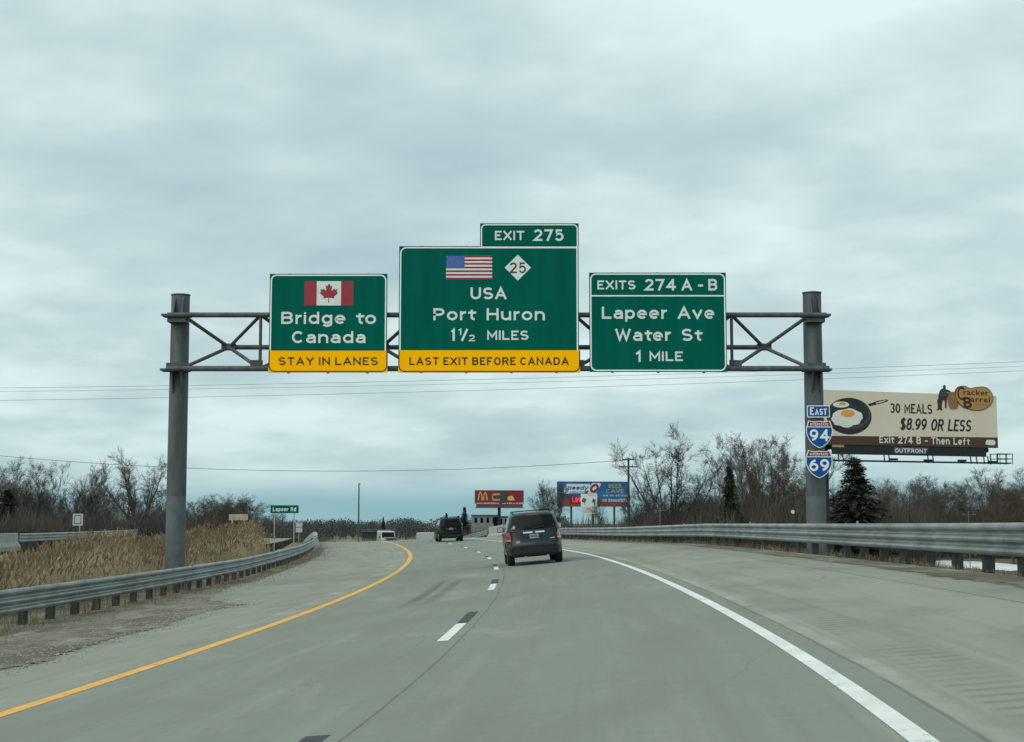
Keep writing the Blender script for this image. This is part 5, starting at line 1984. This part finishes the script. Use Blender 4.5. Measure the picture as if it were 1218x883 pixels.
# ------------------------------------------------------------------ vegetation
def grow(tr, cr, seed, H, vase=False, limbs=8, spread=.55, trunk_r=.20, fork=.28, twig_n=1.0, upright=.35, levels=4):
    g = random.Random(seed)

    def br(p, d, ln, r, lvl):
        n = 5 if lvl == 0 else (4 if lvl == 1 else 3)
        seg = ln / n
        pts, rad, q, dd = [p.copy()], [r], p.copy(), d.copy()
        kids = []
        for i in range(n):
            jit = .10 + .05 * lvl
            dd = (dd + Vector((g.gauss(0, jit), g.gauss(0, jit), g.gauss(0, jit) + upright * (.12 if lvl else .05)))).normalized()
            q = q + dd * seg
            pts.append(q.copy())
            rad.append(max(r * (1 - .80 * (i + 1) / n), .006))
            f = (i + 1) / n
            if lvl < levels:
                if lvl == 0:
                    m_ = 0 if f < fork else g.choice([2, 2, 3])
                elif lvl == 1:
                    m_ = g.choice([1, 2, 2, 3])
                elif lvl == 2:
                    m_ = int(round(g.choice([2, 3, 3]) * twig_n))
                else:
                    m_ = int(round(g.choice([3, 4, 4]) * twig_n))
                for _ in range(m_):
                    kids.append((q.copy(), dd.copy(), f, rad[-1]))
        tgt = tr if lvl < 2 else cr
        tgt.tube(pts, rad, (8, 6, 4, 3, 3)[lvl], cap=False)
        for q_, dd_, f, rr in kids:
            az = g.uniform(0, 2 * math.pi)
            perp = dd_.cross(Vector((math.cos(az), math.sin(az), .3))).normalized()
            sp = spread * g.uniform(.7, 1.35)
            nd = (dd_ * math.cos(sp) + perp * math.sin(sp)).normalized()
            nd.z += upright * .3
            nd.normalize()
            kl = {0: .52, 1: .50, 2: .50, 3: .58}[lvl] * ln * (1.15 - .55 * f if lvl == 0 else g.uniform(.7, 1.1))
            br(q_, nd, kl, max(rr * .72, .010), lvl + 1)

    if not vase:
        br(Vector((0, 0, -.3)), Vector((g.gauss(0, .04), g.gauss(0, .04), 1)).normalized(), H, trunk_r, 0)
        return
    # vase form: a short bole dividing into long ascending limbs, each with side limbs and sprays of twigs
    bole = fork * H
    tr.tube([(0, 0, -.3), (0, 0, bole * .5), (.05, 0, bole)], [trunk_r * 1.15, trunk_r, trunk_r * .9], 9, cap=False)
    nl = limbs
    for i in range(nl):
        az = 2 * math.pi * i / nl + g.uniform(-.3, .3)
        lean = g.uniform(.12, spread) if i % 2 else g.uniform(spread * .7, spread * 1.15)
        d = Vector((math.cos(az) * math.sin(lean), math.sin(az) * math.sin(lean), math.cos(lean)))
        p = Vector((0, 0, bole * g.uniform(.75, 1.0)))
        ln = (H - bole) * g.uniform(.85, 1.08) / max(.75, math.cos(lean * .6))
        n = 9
        pts, rad = [p.copy()], [trunk_r * g.uniform(.42, .58)]
        for j in range(n):
            d = (d + Vector((g.gauss(0, .07), g.gauss(0, .07), .05))).normalized()
            p = p + d * ln / n
            pts.append(p.copy())
            f = (j + 1) / n
            rad.append(max(rad[0] * (1 - .88 * f), .014))
            if j >= 1:
                for _ in range(g.choice([1, 2, 2]) if f < .9 else 3):
                    a2 = g.uniform(0, 2 * math.pi)
                    perp = d.cross(Vector((math.cos(a2), math.sin(a2), .2))).normalized()
                    sp = g.uniform(.45, .85)
                    nd = (d * math.cos(sp) + perp * math.sin(sp)).normalized()
                    br(p.copy(), nd, H * g.uniform(.14, .24) * (1.15 - .5 * f), max(rad[-1] * .6, .012), 2)
        tr.tube(pts, rad, 6, cap=False)


def bare_tree(seed, H, warm=False, **k):
    tr, cr = MB(), MB()
    grow(tr, cr, seed, H, **k)
    zmax = max(v[2] for v in cr.v)
    f = H / zmax
    for mb in (tr, cr):
        mb.v = [(x * f, y * f, z * f) for x, y, z in mb.v]
    t = thing('bare_tree', 'x', 'tree')
    tr.build('trunk', M['bark'], t, smooth=True)
    cr.build('crown', M['twigwarm' if warm else 'twig'], t)
    return t


def conifer(seed, H, wid, name='conifer'):
    g = random.Random(seed)
    t = thing(name, 'x', 'tree')
    MB().tube([(0, 0, -.3), (0, 0, H * .97)], [.02 * H, .02], 7).build('trunk', M['bark'], t, smooth=True)
    mb = MB()
    for k in range(330):
        f = g.uniform(.06, .985) ** 1.1
        z = f * H
        r = (wid * (1 - f) ** .7 * (1 + .16 * math.sin(f * 19 + seed)) + .10) * g.uniform(.55, 1.15)
        a = g.uniform(0, 6.283)
        n = max(3, int(r / .14))
        dr = g.uniform(.10, .42)
        for i in range(n):
            q = (i + .7) / n
            cx_, cy_, cz_ = r * q * math.cos(a), r * q * math.sin(a), z + .10 * r * q - dr * r * q * q
            for _ in range(5):
                w_ = g.uniform(.12, .26) * (1.2 - .5 * q) * (H / 11) ** .5
                a2 = a + g.uniform(-1.4, 1.4)
                v0 = Vector((cx_ + g.gauss(0, .05), cy_ + g.gauss(0, .05), cz_ + g.gauss(0, .09)))
                dv = Vector((math.cos(a2), math.sin(a2), g.uniform(-.9, .45))) * w_ * 1.7
                up_ = Vector((g.uniform(-1, 1), g.uniform(-1, 1), 1)).cross(dv).normalized() * w_ * .40
                mb.add([v0 - up_, v0 + up_, v0 + dv], [(0, 1, 2)])
    mb.build('crown', M['needle'], t)
    return t


GZ = gr_


def put(proto_root, px_, d, top, label, used, group=None, base=None, H0=None, wk=1.0):
    o = proto_root if not used.get(proto_root.name) else copy_tree(proto_root)
    used[proto_root.name] = True
    b = GZ if base is None else base
    h = at(px_, top, d).z - b
    k = h / H0
    p = at(px_, 620, d)
    o.location = (p.x, d, b)
    o.rotation_euler = (0, 0, rnd.uniform(0, 6.28))
    o.scale = (k * wk, k * wk, k)
    o['label'] = label
    if group:
        o['group'] = group
    return o


H0 = 12.0
prot = [bare_tree(11, H0, vase=True, spread=.50, fork=.22, trunk_r=.2), bare_tree(23, H0, spread=.62, fork=.25), bare_tree(37, H0, spread=.42, fork=.3, upright=.5),
        bare_tree(41, H0, warm=True, spread=.6, fork=.2, twig_n=1.25), bare_tree(59, H0, vase=True, spread=.40, fork=.30, trunk_r=.22)]
used = {}
big = bare_tree(71, H0, vase=True, spread=.62, fork=.17, trunk_r=.30)
put(big, 797, 168, 502, 'tallest spreading bare tree right of the utility pole', used, H0=H0, wk=1.12)
lone = bare_tree(83, H0, vase=True, limbs=5, spread=.72, fork=.42, trunk_r=.40)
round_ = bare_tree(97, H0, warm=True, vase=True, spread=.66, fork=.12, trunk_r=.24, twig_n=1.2)
put(lone, 163, 150, 527, 'forked bare tree with a thick trunk, left of the left gantry post', used, H0=H0, wk=.95)
put(round_, 924, 165, 509, 'dense warm brown round crowned bare tree just left of the right gantry post', used, H0=H0, wk=1.0)
GR = 'bare trees of the wood right of the road'
GLW = 'bare trees of the wood left of the road'
for i, (x_, d, tp, pi, lb, wk) in enumerate((
        (950, 185, 548, 3, 'warm brown bare tree partly behind the right gantry post', 1.0),
        (875, 190, 528, 2, 'slim upright bare tree behind the dark conifer', .8),
        (898, 185, 520, 0, 'thin bare tree between the conifer and the warm brown tree', .8),
        (850, 200, 556, 4, 'bare tree filling the gap right of the tallest bare tree', .9),
        (640, 255, 568, 2, 'pale bare tree rising behind the grey suv roof', 1.0),
        (658, 262, 574, 0, 'bare tree between the grey suv roof and the blue billboard', .9),
        (716, 200, 583, 1, 'low bare tree in front of the blue billboard, left of the utility pole', .9),
        (762, 178, 572, 4, 'small bare tree just right of the utility pole', .8),
        (1075, 175, 560, 1, 'wide bare tree below the billboard catwalk', 1.3),
        (1050, 185, 566, 3, 'warm brown bare tree right of the spruce', 1.1),
        (1105, 185, 566, 0, 'bare tree under the railed end of the catwalk', 1.2),
        (1205, 170, 552, 3, 'bare tree cut by the right edge of the photo', 1.2))):
    put(prot[pi], x_, d, tp, lb, used, H0=H0, wk=wk, group=GR)
for i in range(26):
    x_ = 762 + i * 18.8 + rnd.uniform(-8, 8)
    tp = float(np.interp(x_, [660, 760, 830, 900, 1000, 1060, 1120, 1180, 1260], [596, 592, 586, 580, 574, 572, 578, 572, 560])) + rnd.uniform(-4, 10)
    put(prot[i % 5], x_, rnd.uniform(190, 240), tp, 'bare tree in the grey wood behind the right guardrail', used, H0=H0, wk=1.3, group='background trees of the right wood')
for i, (x_, d, tp, pi, lb, wk) in enumerate((
        (45, 175, 541, 0, 'tallest bare tree near the left edge of the photo', .9),
        (14, 180, 552, 3, 'bare tree cut by the left edge above the concrete barrier', .9),
        (75, 178, 548, 2, 'upright bare tree behind the small white sign', .9),
        (100, 180, 572, 1, 'bare tree just right of the small white sign', .9),
        (126, 182, 578, 4, 'lower bare tree just left of the forked thick trunked tree', .9),
        (190, 185, 575, 0, 'small bare tree hidden partly by the left gantry post', .9))):
    put(prot[pi], x_, d, tp, lb, used, H0=H0, wk=wk, group=GLW)
for i in range(10):
    x_ = -20 + i * 24 + rnd.uniform(-5, 5)
    put(prot[i % 5], x_, rnd.uniform(188, 225), float(np.interp(x_, [-20, 60, 140, 220], [566, 566, 586, 594])) + rnd.uniform(-4, 10), 'bare tree in the grey wood behind the reeds at left', used, H0=H0, wk=1.1, group='background trees of the left wood')
for i in range(9):
    x_ = 228 + i * 12 + rnd.uniform(-4, 4)
    put(prot[i % 5], x_, rnd.uniform(235, 265), float(np.interp(x_, [225, 262, 290, 320, 345], [588, 586, 592, 602, 616])) + rnd.uniform(-2, 5), 'low bare tree in the dark thicket behind the tan sign board', used, H0=H0, wk=1.5, group='trees of the thicket behind the tan board')

cf1 = conifer(5, 11, 2.2)
put(cf1, 868, 160, 554, 'dark narrow conifer among the bare trees, right of the tallest one', used, H0=11, wk=.85)
cf2 = conifer(9, 11, 2.9, 'spruce')
put(cf2, 1018, 140, 543, 'broad dark spruce under the left end of the cream billboard', used, H0=11, wk=1.55)
cf3 = conifer(13, 11, 2.4)
put(cf3, 552.5, 330, 603, 'dark conifer rising above the far trees right of the black suv', used, H0=11, wk=1.1)
put(cf1, 531, 340, 610, 'dark conifer top rising just above the black suv roof', used, H0=11, wk=.9)
put(cf2, 545, 345, 613, 'small dark conifer between two taller ones behind the black suv', used, H0=11, wk=.9)
put(cf3, 456, 420, 615, 'lone conifer tip above the far wood over the white van', used, H0=11, wk=.8)
put(cf1, 8, 172, 582, 'small dark conifer at the left edge under the bare trees', used, H0=11, wk=1.6)


def thicket(name, label, spots, m, blades=46, seed=1):
    g = random.Random(seed)
    mb = MB()
    for (x, y, z, hgt, rad) in spots:
        for _ in range(blades):
            a, rr = g.uniform(0, 6.28), rad * math.sqrt(g.random())
            bx_, by_ = x + rr * .5 * math.cos(a), y + rr * .5 * math.sin(a)
            h = hgt * (1 - .55 * (rr / rad) ** 2) * g.uniform(.55, 1.05)
            z0 = z + g.uniform(0, .75) * h
            ln = (h - (z0 - z)) * g.uniform(.7, 1)
            tx, ty = x + rr * math.cos(a) + g.gauss(0, .45), y + rr * math.sin(a) + g.gauss(0, .45)
            w_ = g.choice([.010, .014, .02, .03, .042]) * (hgt / 4) ** .5
            b2 = g.uniform(0, 3.14)
            mb.add([(bx_ - w_ * math.cos(b2), by_ - w_ * math.sin(b2), z0), (bx_ + w_ * math.cos(b2), by_ + w_ * math.sin(b2), z0), (tx, ty, z0 + ln)], [(0, 1, 2)])
    o = mb.build(name, m)
    o['kind'] = 'stuff'
    return tag(o, label, 'thicket')


def spots_px(x0, x1, n, d0, d1, tops, g):
    out = []
    for _ in range(n):
        x_, d = g.uniform(x0, x1), g.uniform(d0, d1)
        p = at(x_, 620, d)
        tp = float(np.interp(x_, *tops)) + g.uniform(0, 22)
        h = at(x_, tp, d).z - GZ
        if h > .6 and not (.275 < p.x / d < .345 and d < 196 and x0 > 600):
            out.append((p.x, d, GZ, h, g.uniform(1.2, 2.4)))
    return out


vg = random.Random(77)
thicket('thicket', 'grey brown brush filling the wood behind the right guardrail',
        spots_px(625, 1330, 900, 150, 215, ([620, 660, 700, 750, 766, 840, 900, 960, 1020, 1080, 1130, 1190, 1330], [612, 606, 602, 602, 584, 576, 568, 570, 574, 574, 574, 568, 560]), vg), M['brush'], 190, 3)
thicket('thicket', 'grey brown brush under the bare trees left of the left gantry post',
        spots_px(-100, 215, 380, 152, 200, ([-100, 0, 120, 215], [584, 586, 588, 592]), vg), M['brush'], 200, 4)
thicket('thicket', 'dark brush mound sloping down right of the left gantry post',
        spots_px(200, 330, 170, 225, 260, ([200, 225, 262, 290, 320, 330], [590, 590, 590, 596, 606, 612]), vg), M['brush'], 150, 5)
thicket('thicket', 'low reddish brush band behind the green street name sign',
        spots_px(290, 395, 110, 230, 300, ([290, 320, 360, 395], [618, 617, 619, 620]), vg), M['brush'], 90, 6)
thicket('thicket', 'grey brush around the red billboard pole and behind the grey suv',
        spots_px(548, 665, 170, 235, 268, ([545, 580, 600, 640, 665], [617, 617, 616, 606, 602]), vg), M['brush'], 90, 8)
thicket('dry_brush', 'pale dry brush strip with dark stems beside the far white van', [(at(x_, 640, d_).x, d_, GZ, at(x_, 633.5 + vg.uniform(0, 3), d_).z - GZ, 1.0) for x_, d_ in [(vg.uniform(388, 500), vg.uniform(228, 242)) for _ in range(120)]], M['reed'], 40, 9)

# far wood: clumps of small faces spread through the volume of many crowns
g = random.Random(12)
fw_ = MB()
for i in range(300):
    x_ = g.uniform(330, 680)
    d = g.uniform(420, 560)
    tp = float(np.interp(x_, [330, 385, 410, 440, 470, 500, 540, 580, 680], [618, 617, 615, 618, 615, 616, 613, 616, 612])) + abs(g.gauss(0, 3))
    p = at(x_, 620, d)
    hz_ = at(x_, tp, d).z - GZ
    r = g.uniform(1.6, 3.2)
    for k in range(150):
        a, b = g.uniform(0, 6.28), g.uniform(-1, 1)
        rr = r * g.random() ** .4
        q = Vector((p.x + rr * math.cos(a) * math.sqrt(1 - b * b), d + rr * math.sin(a), GZ + hz_ * .52 + (hz_ * .48) * b * (rr / r)))
        w_ = g.uniform(.12, .36)
        u, v = Vector((g.gauss(0, 1), g.gauss(0, 1), g.gauss(0, 1))).normalized() * w_, Vector((g.gauss(0, 1), g.gauss(0, 1), g.gauss(0, 1) + .6)).normalized() * w_
        fw_.add([q - u, q + u, q + v * 1.4], [(0, 1, 2)])
    fw_.tube([(p.x, d, GZ - .2), (p.x, d, GZ + hz_ * .7)], [.25, .1], 4, cap=False)
o = fw_.build('far_wood', M['farwood'])
o['kind'] = 'stuff'
tag(o, 'dark grey far wood along the horizon beyond the crest', 'wood')

# reeds in the median
rg = random.Random(21)
rm_, pl_m = MB(), MB()
cnt = 0
while cnt < 27000:
    s = rg.uniform(24, 92)
    o_ = -11.6 - abs(rg.gauss(0, 1)) * 2.0 - (rg.random() ** 2) * 2.0
    if o_ < -17.5:
        continue
    if s > 86 and rg.random() < (s - 86) / 6:
        continue
    p = P(s, o_)
    zb_ = gz(p.x, p.y)
    cnt += 1
    cl = .5 + .5 * jn(s + o_ * 3, .35, 500)
    tall = float(np.interp(s, [24, 45, 62, 70, 86, 92], [2.15, 2.22, 2.4, 2.72, 2.55, 1.7]))
    h = tall * (.74 + .26 * cl) * rg.uniform(.72, 1.02)
    if o_ > -12.3:
        h *= rg.uniform(.45, .9)
    az, ln = rg.uniform(0, 6.28), rg.uniform(.02, .28) * h * .5
    wdt = rg.uniform(.005, .009)
    q = Vector((p.x, p.y, zb_ - .02))
    dx, dy = math.cos(az), math.sin(az)
    a2 = rg.uniform(0, 3.14)
    wx, wy = math.cos(a2) * wdt, math.sin(a2) * wdt
    m1 = q + Vector((dx * ln * .35, dy * ln * .35, h * .55))
    tp_ = q + Vector((dx * ln, dy * ln, h))
    rm_.add([(q.x - wx, q.y - wy, q.z), (q.x + wx, q.y + wy, q.z), (m1.x + wx * .8, m1.y + wy * .8, m1.z), (m1.x - wx * .8, m1.y - wy * .8, m1.z), tp_], [(0, 1, 2, 3), (3, 2, 4)])
    for _ in range(3):
        f = rg.uniform(.2, .85)
        b = q.lerp(tp_, f)
        a3 = rg.uniform(0, 6.28)
        l3 = rg.uniform(.25, .6)
        e = b + Vector((math.cos(a3) * l3 * .7, math.sin(a3) * l3 * .7, l3 * rg.uniform(-.3, .7)))
        pw = Vector((-math.sin(a3), math.cos(a3), 0)) * rg.uniform(.004, .010)
        rm_.add([b - pw, b + pw, e], [(0, 1, 2)])
    if rg.random() < .5:
        l3 = rg.uniform(.14, .30)
        e = tp_ + Vector((dx * l3 * .5, dy * l3 * .5, l3 * .75))
        md = tp_.lerp(e, .4)
        for a3 in (az + 1.57, az + .5):
            pw = Vector((math.cos(a3), math.sin(a3), 0)) * rg.uniform(.018, .040)
            pl_m.add([tp_ - Vector((0, 0, .05)), md + pw, e, md - pw], [(0, 1, 2, 3)])
rr_ = rm_.build('reeds', M['reed'])
rr_['kind'] = 'stuff'
tag(rr_, 'tall dry tan reeds behind the left guardrail', 'reeds')
pr_ = pl_m.build('seed_heads', M['plume'], rr_)
